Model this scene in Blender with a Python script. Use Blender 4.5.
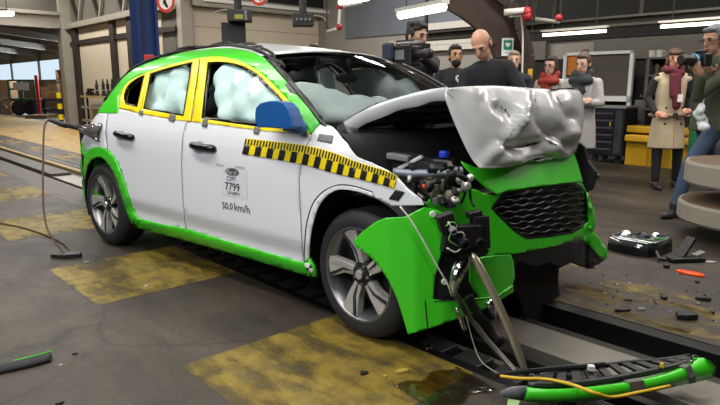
import bpy, bmesh, math, random
from mathutils import Vector, Matrix, Euler
from mathutils.geometry import tessellate_polygon
random.seed(7)
PI = math.pi
S = bpy.context.scene
COL = S.collection
for o in list(bpy.data.objects): bpy.data.objects.remove(o)

# ------------------------------------------------------------------ camera
F, PITCH, CH = 600.0, 0.1930, 1.253          # focal length in px of a 720 px wide frame, tilt, height
cd = bpy.data.cameras.new('camera'); cam = bpy.data.objects.new('camera', cd); COL.objects.link(cam)
cd.sensor_width = 36.0; cd.lens = 36.0 * F / 720.0; cd.clip_end = 300
cam.location = (0, 0, CH); cam.rotation_euler = (PI / 2 - PITCH, 0, 0)
S.camera = cam

# ------------------------------------------------------------------ world, lights, exposure
W_ = bpy.data.worlds.new('hall_air'); S.world = W_; W_.use_nodes = True
bg = W_.node_tree.nodes['Background']
bg.inputs[0].default_value = (0.80, 0.82, 0.85, 1); bg.inputs[1].default_value = 0.06
S.view_settings.view_transform = 'Standard'; S.view_settings.look = 'None'
S.view_settings.gamma = 1.0; S.view_settings.use_curve_mapping = False
S.view_settings.exposure = 0.08

TA = math.radians(-47.3)                       # direction of the crash track and the hall
CT, ST = math.cos(TA), math.sin(TA)
def T(s, l, z=0.0): return Vector((CT * s - ST * l, ST * s + CT * l, z))

def area(loc, size, sizey, power, col=(1, .95, .88), target=None):
    d = bpy.data.lights.new('added_hall_light', 'AREA'); d.shape = 'RECTANGLE'; d.size = size; d.size_y = sizey
    d.energy = power; d.color = col
    o = bpy.data.objects.new('added_hall_light', d); COL.objects.link(o); o.location = loc
    if target is not None:
        o.rotation_euler = (Vector(target) - Vector(loc)).to_track_quat('-Z', 'Y').to_euler()
    else:
        o.rotation_euler = (0, 0, TA)
    return o
# added unseen area lights, standing in for overhead fluorescent rows
area(T(-3.0, 0.2, 4.2), 7.0, 0.5, 230)
area(T(-3.0, 3.4, 4.4), 7.0, 0.4, 170)
area(T(-9.5, 1.0, 4.4), 6.0, 0.4, 170)
area(T(-1.5, 7.0, 3.9), 6.0, 0.4, 230)  # power raised to brighten the right bay's floor
area(T(-8.6, 8.2, 4.3), 3.5, 0.5, 260)  # added to brighten the gate and the wall beside it
area(T(-16.0, 5.0, 4.5), 9.0, 0.5, 420)
area(T(-30.0, 4.0, 5.0), 12.0, 3.0, 1500)
area(T(-2.0, -4.0, 4.0), 5.0, 2.0, 260, (.95, .97, 1.0), T(-3.0, 2.5, 0.6))    # added cool fill light behind the camera, aimed at the car

# ------------------------------------------------------------------ pixel helpers (720 x 405 frame)
FW = Vector((0, math.cos(PITCH), -math.sin(PITCH))); RT = Vector((1, 0, 0)); UPV = RT.cross(FW)
CO = Vector((0, 0, CH))
def ray(u, v): return FW + RT * ((u - 360) / F) + UPV * ((202.5 - v) / F)
def gp(u, v, z=0.0):
    d = ray(u, v); t = (z - CH) / d.z; return CO + d * t
def at(u, v, Y):
    d = ray(u, v); return CO + d * (Y / d.y)
def onl(u, v, l):                              # pixel on a plane along the track at lateral l -> (s, z)
    d = ray(u, v); n = Vector((-ST, CT, 0)); t = l / d.dot(n); P = d * t
    return CT * P.x + ST * P.y, CH + P.z
def ons(u, v, s):                              # pixel on a plane across the track at s -> (l, z)
    d = ray(u, v); n = Vector((CT, ST, 0)); t = s / d.dot(n); P = d * t
    return -ST * P.x + CT * P.y, CH + P.z

# ------------------------------------------------------------------ materials
def lin(h):
    h = h.lstrip('#'); c = [int(h[i:i + 2], 16) / 255 for i in (0, 2, 4)]
    return tuple((x / 12.92 if x <= .04045 else ((x + .055) / 1.055) ** 2.4) for x in c) + (1,)
MATS = {}
def M(name, h, rough=.55, metal=0.0, var=.12, scale=9.0, bump=0.0, coat=0.0, emit=0.0, alpha=None, spec=None, aniso=None):
    if name in MATS: return MATS[name]
    m = bpy.data.materials.new(name); m.use_nodes = True; nt = m.node_tree; b = nt.nodes['Principled BSDF']
    c = lin(h)
    tc = nt.nodes.new('ShaderNodeTexCoord'); nz = nt.nodes.new('ShaderNodeTexNoise')
    nz.inputs['Scale'].default_value = scale; nz.inputs['Detail'].default_value = 6
    nt.links.new(tc.outputs['Object'], nz.inputs['Vector'])
    mx = nt.nodes.new('ShaderNodeMix'); mx.data_type = 'RGBA'
    lo = tuple(x * (1 - var) for x in c[:3]) + (1,); hi = tuple(min(1, x * (1 + var)) for x in c[:3]) + (1,)
    mx.inputs[6].default_value = lo; mx.inputs[7].default_value = hi
    nt.links.new(nz.outputs['Fac'], mx.inputs[0]); nt.links.new(mx.outputs[2], b.inputs['Base Color'])
    b.inputs['Roughness'].default_value = rough; b.inputs['Metallic'].default_value = metal
    if coat: b.inputs['Coat Weight'].default_value = coat; b.inputs['Coat Roughness'].default_value = .06
    if spec is not None: b.inputs['Specular IOR Level'].default_value = spec
    if bump:
        bp = nt.nodes.new('ShaderNodeBump'); bp.inputs['Strength'].default_value = bump; bp.inputs['Distance'].default_value = .02
        nt.links.new(nz.outputs['Fac'], bp.inputs['Height']); nt.links.new(bp.outputs['Normal'], b.inputs['Normal'])
    if emit:
        b.inputs['Emission Color'].default_value = c; b.inputs['Emission Strength'].default_value = emit
    MATS[name] = m
    return m
def glass(name, h, refl=.25, rough=.03, tint=.85, ior=1.45):
    if name in MATS: return MATS[name]
    m = bpy.data.materials.new(name); m.use_nodes = True; nt = m.node_tree; nt.nodes.clear()
    out = nt.nodes.new('ShaderNodeOutputMaterial'); tr = nt.nodes.new('ShaderNodeBsdfTransparent'); gl = nt.nodes.new('ShaderNodeBsdfGlossy')
    c = lin(h); tr.inputs[0].default_value = tuple(x * tint for x in c[:3]) + (1,); gl.inputs['Roughness'].default_value = rough
    fr = nt.nodes.new('ShaderNodeFresnel'); fr.inputs[0].default_value = ior
    ad = nt.nodes.new('ShaderNodeMath'); ad.operation = 'ADD'; ad.inputs[1].default_value = refl; ad.use_clamp = True
    nt.links.new(fr.outputs[0], ad.inputs[0])
    mx = nt.nodes.new('ShaderNodeMixShader'); nt.links.new(ad.outputs[0], mx.inputs[0]); nt.links.new(tr.outputs[0], mx.inputs[1]); nt.links.new(gl.outputs[0], mx.inputs[2])
    nt.links.new(mx.outputs[0], out.inputs[0]); MATS[name] = m
    return m
def emitter(name, h, strength):
    if name in MATS: return MATS[name]
    m = bpy.data.materials.new(name); m.use_nodes = True; nt = m.node_tree; nt.nodes.clear()
    out = nt.nodes.new('ShaderNodeOutputMaterial'); e = nt.nodes.new('ShaderNodeEmission')
    e.inputs[0].default_value = lin(h); e.inputs[1].default_value = strength
    nt.links.new(e.outputs[0], out.inputs[0]); MATS[name] = m
    return m

def floor_mat():
    m = bpy.data.materials.new('stained_concrete'); m.use_nodes = True; nt = m.node_tree; N = nt.nodes; L = nt.links
    b = N['Principled BSDF']; tc = N.new('ShaderNodeTexCoord')
    def noise(scale, detail=8, rough=.6, stretch=None):
        n = N.new('ShaderNodeTexNoise'); n.inputs['Scale'].default_value = scale; n.inputs['Detail'].default_value = detail; n.inputs['Roughness'].default_value = rough
        if stretch:
            mp = N.new('ShaderNodeMapping'); mp.inputs['Scale'].default_value = stretch; L.new(tc.outputs['Object'], mp.inputs[0]); L.new(mp.outputs[0], n.inputs['Vector'])
        else: L.new(tc.outputs['Object'], n.inputs['Vector'])
        return n
    def ramp(src, stops):
        r = N.new('ShaderNodeValToRGB'); e = r.color_ramp.elements
        e[0].position, e[0].color = stops[0]; e[1].position, e[1].color = stops[-1]
        for p, c in stops[1:-1]:
            x = e.new(p); x.color = c
        L.new(src, r.inputs[0]); return r
    big = ramp(noise(.55).outputs['Fac'], [(.33, lin('211c17')), (.5, lin('3a332b')), (.68, lin('50483e'))])
    med = ramp(noise(3.2, 10, .7, (.55, 2.0, 1)).outputs['Fac'], [(.3, (.30, .28, .26, 1)), (.62, (1.15, 1.12, 1.06, 1))])
    mul = N.new('ShaderNodeMix'); mul.data_type = 'RGBA'; mul.blend_type = 'MULTIPLY'; mul.inputs[0].default_value = .85
    L.new(big.outputs[0], mul.inputs[6]); mul.clamp_result = False; L.new(med.outputs[0], mul.inputs[7])
    fine = ramp(noise(26, 8, .75).outputs['Fac'], [(.35, (.55, .54, .52, 1)), (.7, (1.15, 1.14, 1.12, 1))])
    mu2 = N.new('ShaderNodeMix'); mu2.data_type = 'RGBA'; mu2.blend_type = 'MULTIPLY'; mu2.inputs[0].default_value = .6
    L.new(mul.outputs[2], mu2.inputs[6]); L.new(fine.outputs[0], mu2.inputs[7])
    # rusty brown oil stains
    st = ramp(noise(1.3, 6, .6).outputs['Fac'], [(.55, (0, 0, 0, 1)), (.72, (1, 1, 1, 1))])
    sc = N.new('ShaderNodeMath'); sc.operation = 'MULTIPLY'; sc.inputs[1].default_value = .45; L.new(st.outputs[0], sc.inputs[0])
    mx = N.new('ShaderNodeMix'); mx.data_type = 'RGBA'; mx.inputs[7].default_value = lin('3a2a1a')
    L.new(sc.outputs[0], mx.inputs[0]); L.new(mu2.outputs[2], mx.inputs[6])
    # cracks
    vo = N.new('ShaderNodeTexVoronoi'); vo.feature = 'DISTANCE_TO_EDGE'; vo.inputs['Scale'].default_value = .62
    wn = noise(2.0, 5, .6); wm = N.new('ShaderNodeMix'); wm.data_type = 'RGBA'; wm.inputs[0].default_value = .22
    L.new(tc.outputs['Object'], wm.inputs[6]); L.new(wn.outputs['Color'], wm.inputs[7]); L.new(wm.outputs[2], vo.inputs['Vector'])
    ck = ramp(vo.outputs['Distance'], [(.0, (.35, .35, .35, 1)), (.008, (1, 1, 1, 1))])
    mc = N.new('ShaderNodeMix'); mc.data_type = 'RGBA'; mc.blend_type = 'MULTIPLY'; mc.inputs[0].default_value = 1
    L.new(mx.outputs[2], mc.inputs[6]); L.new(ck.outputs[0], mc.inputs[7])
    L.new(mc.outputs[2], b.inputs['Base Color'])
    rr = N.new('ShaderNodeMapRange'); rr.inputs[3].default_value = .38; rr.inputs[4].default_value = .75
    L.new(noise(4).outputs['Fac'], rr.inputs[0]); L.new(rr.outputs[0], b.inputs['Roughness'])
    bp = N.new('ShaderNodeBump'); bp.inputs['Strength'].default_value = .35; bp.inputs['Distance'].default_value = .01
    L.new(fine.outputs[0], bp.inputs['Height']); L.new(bp.outputs[0], b.inputs['Normal'])
    return m
def paint_mat(name, h, cover, scale=2.2, dark='4a4030'):
    """worn floor paint: procedural flakes let the concrete below show"""
    m = bpy.data.materials.new(name); m.use_nodes = True; nt = m.node_tree; N = nt.nodes; L = nt.links
    b = N['Principled BSDF']; out = N['Material Output']; tc = N.new('ShaderNodeTexCoord')
    n = N.new('ShaderNodeTexNoise'); n.inputs['Scale'].default_value = scale; n.inputs['Detail'].default_value = 10; n.inputs['Roughness'].default_value = .68
    mp = N.new('ShaderNodeMapping'); mp.inputs['Scale'].default_value = (.6, 1.6, 1); L.new(tc.outputs['Object'], mp.inputs[0]); L.new(mp.outputs[0], n.inputs['Vector'])
    r = N.new('ShaderNodeValToRGB'); r.color_ramp.elements[0].position = .62 - cover * .4; r.color_ramp.elements[1].position = .80 - cover * .4
    L.new(n.outputs['Fac'], r.inputs[0])
    n2 = N.new('ShaderNodeTexNoise'); n2.inputs['Scale'].default_value = scale * 4; n2.inputs['Detail'].default_value = 8; L.new(tc.outputs['Object'], n2.inputs['Vector'])
    mx = N.new('ShaderNodeMix'); mx.data_type = 'RGBA'; c = lin(h)
    mx.inputs[6].default_value = lin(dark); mx.inputs[7].default_value = tuple(min(1, x * 1.1) for x in c[:3]) + (1,)
    r2 = N.new('ShaderNodeMapRange'); r2.inputs[1].default_value = .25; r2.inputs[2].default_value = .6; L.new(n2.outputs['Fac'], r2.inputs[0])
    L.new(r2.outputs[0], mx.inputs[0]); L.new(mx.outputs[2], b.inputs['Base Color']); b.inputs['Roughness'].default_value = .6
    tr = N.new('ShaderNodeBsdfTransparent'); ms = N.new('ShaderNodeMixShader')
    L.new(r.outputs[0], ms.inputs[0]); L.new(tr.outputs[0], ms.inputs[1]); L.new(b.outputs[0], ms.inputs[2]); L.new(ms.outputs[0], out.inputs[0])
    return m

# ------------------------------------------------------------------ mesh builder and object helpers
class MB:
    def __init__(s): s.v = []; s.f = []
    def add(s, vs, fs):
        k = len(s.v); s.v += [tuple(p) for p in vs]; s.f += [tuple(i + k for i in f) for f in fs]; return s
    def box(s, a, b):
        x0, y0, z0 = [min(p, q) for p, q in zip(a, b)]; x1, y1, z1 = [max(p, q) for p, q in zip(a, b)]
        return s.add([(x0, y0, z0), (x1, y0, z0), (x1, y1, z0), (x0, y1, z0), (x0, y0, z1), (x1, y0, z1), (x1, y1, z1), (x0, y1, z1)],
                     [(0, 3, 2, 1), (4, 5, 6, 7), (0, 1, 5, 4), (1, 2, 6, 5), (2, 3, 7, 6), (3, 0, 4, 7)])
    def cbox(s, c, d, M3=None):
        k = len(s.v); s.box((-d[0] / 2, -d[1] / 2, -d[2] / 2), (d[0] / 2, d[1] / 2, d[2] / 2))
        c = Vector(c)
        for i in range(k, len(s.v)):
            p = Vector(s.v[i]); p = (M3 @ p if M3 else p) + c; s.v[i] = tuple(p)
        return s
    def bar(s, p, q, w, h, up=(0, 0, 1)):
        p = Vector(p); q = Vector(q); d = (q - p).normalized(); u = Vector(up)
        if abs(d.dot(u)) > .98: u = Vector((1, 0, 0))
        a = d.cross(u).normalized() * (w / 2); b = a.cross(d).normalized() * (h / 2)
        vs = [p - a - b, p + a - b, p + a + b, p - a + b, q - a - b, q + a - b, q + a + b, q - a + b]
        return s.add(vs, [(0, 3, 2, 1), (4, 5, 6, 7), (0, 1, 5, 4), (1, 2, 6, 5), (2, 3, 7, 6), (3, 0, 4, 7)])
    def tube(s, pts, r, n=8, cap=True):
        pts = [Vector(p) for p in pts]; R = r if isinstance(r, (list, tuple)) else [r] * len(pts)
        rings = []; up = None
        for i, p in enumerate(pts):
            d = (pts[min(i + 1, len(pts) - 1)] - pts[max(i - 1, 0)])
            d = d.normalized() if d.length > 1e-9 else Vector((0, 0, 1))
            if up is None: up = Vector((0, 0, 1)) if abs(d.z) < .9 else Vector((1, 0, 0))
            a = d.cross(up).normalized(); b = a.cross(d).normalized(); up = b
            rings.append([p + (a * math.cos(2 * PI * k / n) + b * math.sin(2 * PI * k / n)) * R[i] for k in range(n)])
        vs = [p for r_ in rings for p in r_]
        fs = [(i * n + k, i * n + (k + 1) % n, (i + 1) * n + (k + 1) % n, (i + 1) * n + k) for i in range(len(rings) - 1) for k in range(n)]
        if cap: fs += [tuple(range(n))[::-1], tuple((len(rings) - 1) * n + k for k in range(n))]
        return s.add(vs, fs)
    def lathe(s, prof, n=24, axis='z', c=(0, 0, 0), arc=None):
        vs = []; m = len(prof)
        for k in range(n):
            a = 2 * PI * k / n
            for r, h in prof:
                x, y = r * math.cos(a), r * math.sin(a)
                p = (x, y, h) if axis == 'z' else ((x, h, y) if axis == 'y' else (h, x, y))
                vs.append((p[0] + c[0], p[1] + c[1], p[2] + c[2]))
        fs = [(k * m + i, ((k + 1) % n) * m + i, ((k + 1) % n) * m + i + 1, k * m + i + 1) for k in range(n) for i in range(m - 1)]
        if axis == 'y': fs = [f[::-1] for f in fs]
        return s.add(vs, fs)
    def prism(s, poly, d, o=(0, 0, 0), ax=(1, 0, 0), ay=(0, 0, 1)):
        """extrude a 2-D outline (in axes ax, ay at o) by vector d"""
        ax, ay, d, o = Vector(ax), Vector(ay), Vector(d), Vector(o); n = len(poly)
        b = [o + ax * p[0] + ay * p[1] for p in poly]; t = [p + d for p in b]
        tri = tessellate_polygon([[Vector((p[0], p[1], 0)) for p in poly]])
        fs = [tuple(t_) for t_ in tri] + [tuple(i + n for i in t_[::-1]) for t_ in tri] + [(i, i + n, (i + 1) % n + n, (i + 1) % n) for i in range(n)]
        return s.add(b + t, fs)
    def grid(s, P):
        r = len(P); c = len(P[0])
        return s.add([p for row in P for p in row], [(i * c + j, i * c + j + 1, (i + 1) * c + j + 1, (i + 1) * c + j) for i in range(r - 1) for j in range(c - 1)])
    def ell(s, c, r, n=12, m=8, M3=None):
        vs = []; c = Vector(c)
        for i in range(m + 1):
            th = PI * i / m
            for k in range(n):
                a = 2 * PI * k / n; p = Vector((r[0] * math.sin(th) * math.cos(a), r[1] * math.sin(th) * math.sin(a), r[2] * math.cos(th)))
                vs.append((M3 @ p if M3 else p) + c)
        return s.add(vs, [(i * n + k, (i + 1) * n + k, (i + 1) * n + (k + 1) % n, i * n + (k + 1) % n) for i in range(m) for k in range(n)])
    def cap(s, p, q, r0, r1, n=12):
        """tapered capsule"""
        p = Vector(p); q = Vector(q); d = q - p; L = d.length
        d = d / L if L > 1e-6 else Vector((0, 0, 1))
        pts = []; R = []
        for i in range(5):
            a = PI / 2 * (i / 5 if i else .06); pts.append(p - d * r0 * math.cos(a)); R.append(r0 * math.sin(a))
        pts += [p, q]; R += [r0, r1]
        for i in range(4, -1, -1):
            a = PI / 2 * (i / 5 if i else .06); pts.append(q + d * r1 * math.cos(a)); R.append(r1 * math.sin(a))
        k = len(s.v); up = Vector((0, 0, 1)) if abs(d.z) < .9 else Vector((1, 0, 0)); a_ = d.cross(up).normalized(); b_ = a_.cross(d).normalized()
        vs = [c + (a_ * math.cos(2 * PI * j / n) + b_ * math.sin(2 * PI * j / n)) * r for c, r in zip(pts, R) for j in range(n)]
        m = len(pts)
        fs = [(i * n + j, i * n + (j + 1) % n, (i + 1) * n + (j + 1) % n, (i + 1) * n + j) for i in range(m - 1) for j in range(n)]
        fs += [tuple(range(n))[::-1], tuple((m - 1) * n + j for j in range(n))]
        return s.add(vs, fs)
    def stack(s, secs, n=18):
        """closed solid through ellipses (x, y, z, rx, ry)"""
        vs = [(x + rx * math.cos(2 * PI * k / n), y + ry * math.sin(2 * PI * k / n), z) for x, y, z, rx, ry in secs for k in range(n)]
        m = len(secs)
        fs = [(i * n + k, i * n + (k + 1) % n, (i + 1) * n + (k + 1) % n, (i + 1) * n + k) for i in range(m - 1) for k in range(n)]
        fs += [tuple(range(n))[::-1], tuple((m - 1) * n + k for k in range(n))]
        return s.add(vs, fs)
    def build(s, name, mat, parent=None, smooth=False, fix=True, bevel=0.0, weld=False):
        me = bpy.data.meshes.new(name); me.from_pydata(s.v, [], s.f); me.validate()
        if fix:
            bm = bmesh.new(); bm.from_mesh(me)
            if weld: bmesh.ops.remove_doubles(bm, verts=bm.verts, dist=1e-5)
            bmesh.ops.recalc_face_normals(bm, faces=bm.faces); bm.to_mesh(me); bm.free()
        if smooth: me.shade_smooth()
        for m_ in (mat if isinstance(mat, (list, tuple)) else [mat]): me.materials.append(m_)
        o = bpy.data.objects.new(name, me); COL.objects.link(o)
        if parent: o.parent = parent
        if bevel:
            b = o.modifiers.new('bevel', 'BEVEL'); b.width = bevel; b.segments = 2; b.limit_method = 'ANGLE'
        return o
def tag(o, label=None, cat=None, group=None, kind=None):
    if label: o['label'] = label
    if cat: o['category'] = cat
    if group: o['group'] = group
    if kind: o['kind'] = kind
    return o
def thing(name, label, cat, loc=(0, 0, 0), rz=0.0, group=None):
    o = bpy.data.objects.new(name, None); COL.objects.link(o); o.location = loc; o.rotation_euler = (0, 0, rz); o.empty_display_size = .1
    return tag(o, label, cat, group)
def tthing(name, label, cat, s, l, z=0.0, group=None, rz=0.0): return thing(name, label, cat, T(s, l, z), TA + rz, group)
def copy_tree(o, parent=None):
    c = o.copy(); COL.objects.link(c); c.parent = parent
    for ch in o.children: copy_tree(ch, c)
    return c
def struct(o): o['kind'] = 'structure'; return o
def hall(o): o.rotation_euler = (0, 0, TA); return o        # mesh given in (s, l, z)
def spl(pts, n=5):
    """open Catmull-Rom curve through pts"""
    P = [Vector(p) for p in pts]; P = [P[0] * 2 - P[1]] + P + [P[-1] * 2 - P[-2]]; out = []
    for i in range(1, len(P) - 2):
        a, b, c, d = P[i - 1:i + 3]
        for k in range(n):
            t = k / n; out.append(.5 * ((2 * b) + (c - a) * t + (2 * a - 5 * b + 4 * c - d) * t * t + (3 * b - a - 3 * c + d) * t ** 3))
    out.append(P[-2]); return out
# ================================================================== floor and crash track (s along, l across)
CONC = floor_mat()
L0, L1, BED = 2.05, 3.15, -0.13
fm = MB()
prof = [(-9, 0), (L0, 0), (L0, BED), (L1, BED), (L1, 0), (34, 0)]
for (la, za), (lb, zb) in zip(prof, prof[1:]):
    fm.add([(-75, la, za), (14, la, za), (14, lb, zb), (-75, lb, zb)], [(0, 1, 2, 3)])
floor = struct(hall(fm.build('floor', CONC, weld=True)))
YEL = paint_mat('worn_yellow_paint', '7a671f', .66, 2.4, '3a2f1a'); YEL2 = paint_mat('yellow_floor_paint', 'a8894a', 1.0, 1.4, '7a6540'); YEL3 = paint_mat('scuffed_yellow_paint', '8a7434', .34, 3.0)
def floor_patch(name, s0, s1, l0, l1, mat, z=.0015):
    m = MB(); ns = max(1, int((s1 - s0) / .5))
    m.add([(s0, l0, z), (s1, l0, z), (s1, l1, z), (s0, l1, z)], [(0, 1, 2, 3)])
    return m.build(name, mat, floor)
for k in range(-9, 4):                                        # yellow blocks along the near side of the track
    floor_patch('yellow_block', -6.38 + 1.985 * k + 1.985 * 0, -6.38 + 1.985 * k + .94, 1.12, 2.045, YEL) if k < 0 else floor_patch('yellow_block', -6.38 + 1.985 * k, -6.38 + 1.985 * k + .94, 1.12, 2.045, YEL)
for k in range(-8, 3): floor_patch('yellow_block', -5.9 + 1.985 * k, -4.95 + 1.985 * k, 3.16, 3.62, YEL if k < 1 else YEL3)
floor_patch('scuffed_block', -2.0, .6, 3.17, 3.9, YEL3)
floor_patch('yellow_lane', -60, -8.0, 3.72, 6.4, YEL2)
# steel lining, plates and rails of the track
BLK = M('black_oily_steel', '0f0f0f', .45, .5, .4, 14); STEEL = M('worn_grey_steel', '77736b', .42, .55, .25, 7); DSTEEL = M('dark_steel', '26241f', .5, .6, .3, 10)
BEIGE = M('worn_beige_steel', '8d7a4c', .6, .2, .35, 4)
def hbox(name, a, b, mat, parent=None, bevel=0.0): 
    o = MB().box(a, b).build(name, mat, parent, bevel=bevel)
    return o if parent else hall(o)
track = thing('crash_track', 'sunken steel crash track running beneath the wrecked car', 'track', (0, 0, 0), TA)
hbox('bed_lining', (-75, L0 + .004, BED + .002), (14, L1 - .004, BED + .02), BLK, track)
hbox('edge_beam', (-75, L1 - .10, BED + .02), (14, L1 - .004, -.004), BLK, track)
hbox('edge_beam', (-75, L0 + .004, BED + .02), (14, L0 + .06, -.004), BLK, track)
for s0 in (-9.2, -7.0, -4.8, -2.6, -.4, 1.8): hbox('running_plate', (s0, 2.53, BED + .02), (s0 + 2.19, 2.80, -.03), STEEL, track, .004)
hbox('guide_rail', (-75, 2.84, BED + .02), (14, 2.90, -.05), DSTEEL, track)
hbox('guide_rail', (-75, 2.42, BED + .02), (14, 2.47, -.045), DSTEEL, track)
hbox('guide_rail', (-75, 2.30, BED + .02), (14, 2.34, -.06), STEEL, track)
for k in range(26): hbox('rail_shoe', (-4.6 + k * .21, 2.12, BED + .02), (-4.6 + k * .21 + .15, 2.26, -.012), M('black_rubber', '161616', .55, 0, .3, 20), track, .01)
hbox('cover_strip', (-75, 2.915, BED + .02), (-5.6, 3.02, -.002), BEIGE, track)
hbox('cover_strip', (-75, 2.53, BED + .03), (-9.3, 2.80, -.001), M('floor_steel', '54504a', .6, .3, .3, 3), track)
hbox('cover_strip', (-75, 2.08, BED + .02), (-5.6, 2.41, -.002), M('floor_steel', '54504a', .6, .3, .3, 3), track)
# ================================================================== wrecked hatchback (local axes: x forward, y left, z up)
YAW, TX, TY = -0.7298, -0.4186, 4.4074
CY, SY = math.cos(YAW), math.sin(YAW)
car = thing('crashed_hatchback', 'white and green crash-tested hatchback with crumpled bonnet and smashed front', 'car', (TX, TY, 0), YAW)
def w2c(P): x, y = P.x - TX, P.y - TY; return Vector((CY * x + SY * y, -SY * x + CY * y, P.z))
def d2c(d): return Vector((CY * d.x + SY * d.y, -SY * d.x + CY * d.y, d.z))
OC = w2c(CO)
def interp(tab, z):
    if z <= tab[0][0]: return tab[0][1]
    for (a, p), (b, q) in zip(tab, tab[1:]):
        if z <= b: t = (z - a) / (b - a); return p + (q - p) * t
    return tab[-1][1]
WT = [(.10, .75), (.16, .79), (.22, .832), (.27, .862), (.31, .862), (.34, .864), (.43, .895), (.5, .899), (.6, .903), (.72, .908), (.82, .911), (.90, .908), (.96, .898), (1.02, .878), (1.1, .846), (1.2, .797), (1.3, .737), (1.38, .684), (1.42, .645), (1.45, .60), (1.475, .53), (1.5, .40), (1.56, .1)]
WF = [0.0] * 401
for _i in range(401): WF[_i] = interp(WT, .1 + _i * 1.5 / 400)
for _p in range(22): WF = [WF[0]] + [(WF[i - 1] + 2 * WF[i] + WF[i + 1]) / 4 for i in range(1, 400)] + [WF[400]]
def wfast(z):
    t = min(399.999, max(0, (z - .1) / 1.5 * 400)); i = int(t); return WF[i] + (WF[i + 1] - WF[i]) * (t - i)
def hw(x, z):
    w = wfast(z)
    if x < -1.25: w -= .20 * ((-1.25 - x) / .85) ** 2
    if x > 1.45: w -= .18 * ((x - 1.45) / .7) ** 2
    k = min(1, max(0, (z - .93) / .3))
    if x < -.7: w -= k * .13 * ((-.7 - x) / 1.2) ** 2
    if x > .2: w -= k * .05 * ((x - .2) / .7) ** 2
    # gentle sculpted crease above the sill
    return max(.02, w)
def pl(u, v, n, d):                                  # pixel -> car-local plane n.P = d
    r = d2c(ray(u, v)); n = Vector(n); return OC + r * ((d - OC.dot(n)) / r.dot(n))
def py(u, v, y): return pl(u, v, (0, 1, 0), y)
def px(u, v, x): return pl(u, v, (1, 0, 0), x)
def pz(u, v, z): return pl(u, v, (0, 0, 1), z)
def sh(u, v, off=0.0):                               # pixel -> near body side
    y = -.88; P = None
    for i in range(40):
        P = py(u, v, y); t = -(hw(P.x, P.z) + off)
        if abs(t - y) < 1e-5: break
        y += (t - y) * .6
    return Vector((P.x, -(hw(P.x, P.z) + off), P.z))
def sheet(plan, lean=0.0, z0=.5):                    # vertical sheet over a plan curve -> pixel function
    plan = [Vector((a, b)) for a, b in plan]
    def fn(u, v, off=0.0):
        r = d2c(ray(u, v)); o = OC; best = None
        for a, b in zip(plan, plan[1:]):
            # solve o.xy + t r.xy = a + k (b-a) with x shifted by lean*(z-z0)
            e = b - a
            # unknown t,k:  o.x + t r.x - lean*(o.z + t r.z - z0) = a.x + k e.x ; o.y + t r.y = a.y + k e.y
            A = r.x - lean * r.z; B = o.x - lean * (o.z - z0)
            det = A * (-e.y) + e.x * r.y
            if abs(det) < 1e-9: continue
            t = ((a.x - B) * (-e.y) + e.x * (a.y - o.y)) / det
            k = (A * (a.y - o.y) - r.y * (a.x - B)) / det
            if t > .05:
                kk = min(1, max(0, k)); pen = abs(k - kk) * e.length
                if best is None or pen < best[0] - 1e-9 or (abs(pen - best[0]) < 1e-9 and t < best[1]): best = (pen, t)
        P = o + r * (best[1] - off / r.length); return P
    return fn
def tess(outer, holes, cell):
    loops = [[Vector((p[0], p[1], 0)) for p in L] for L in [outer] + holes]
    tri = tessellate_polygon(loops); vs = [p for L in loops for p in L]
    bm = bmesh.new(); bv = [bm.verts.new(p) for p in vs]
    for t in tri:
        try: bm.faces.new([bv[i] for i in t])
        except ValueError: pass
    us = [p.x for p in vs]; ws = [p.y for p in vs]
    for lo, hi, n in ((min(us), max(us), (1, 0, 0)), (min(ws), max(ws), (0, 1, 0))):
        x = (math.floor(lo / cell) + 1) * cell
        while x < hi:
            bmesh.ops.bisect_plane(bm, geom=bm.verts[:] + bm.edges[:] + bm.faces[:], dist=1e-5, plane_co=Vector(n) * x, plane_no=n); x += cell
    bmesh.ops.remove_doubles(bm, verts=bm.verts, dist=1e-4)
    return bm
def panel(name, outer, mat, parent=None, holes=(), off=0.0, thick=.004, cell=4.0, fn=None, mirror=None, relief=None, toward=None):
    """body panel: outline in pixels laid on the car's surface; returns the object"""
    fn = fn or sh
    if cell < 10: cell = 4.0
    bm = tess([tuple(p)[:2] for p in outer], [[tuple(p)[:2] for p in h] for h in holes], cell)
    for v in bm.verts:
        P = fn(v.co.x, v.co.y, off)
        if relief: P = P + relief(v.co.x, v.co.y, P)
        v.co = P
    bm.normal_update()
    # face the camera side
    bmesh.ops.recalc_face_normals(bm, faces=bm.faces)
    s = sum((f.normal.dot(OC - f.calc_center_median()) * f.calc_area() for f in bm.faces))
    if s < 0: bmesh.ops.reverse_faces(bm, faces=bm.faces)
    me = bpy.data.meshes.new(name); bm.to_mesh(me); bm.free(); me.shade_smooth(); me.materials.append(mat)
    o = bpy.data.objects.new(name, me); COL.objects.link(o); o.parent = parent or car
    if thick:
        sd = o.modifiers.new('thickness', 'SOLIDIFY'); sd.thickness = thick; sd.offset = -1
    if mirror:
        m2 = me.copy()
        for v in m2.vertices: v.co.y = -v.co.y
        m2.flip_normals()
        if mirror is not True: m2.materials.clear(); m2.materials.append(mirror)
        q = bpy.data.objects.new(name, m2); COL.objects.link(q); q.parent = car
        if thick: sd = q.modifiers.new('thickness', 'SOLIDIFY'); sd.thickness = thick; sd.offset = -1
    return o
def part(mb, name, mat, parent=None, **k): return mb.build(name, mat, parent or car, **k)

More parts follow.
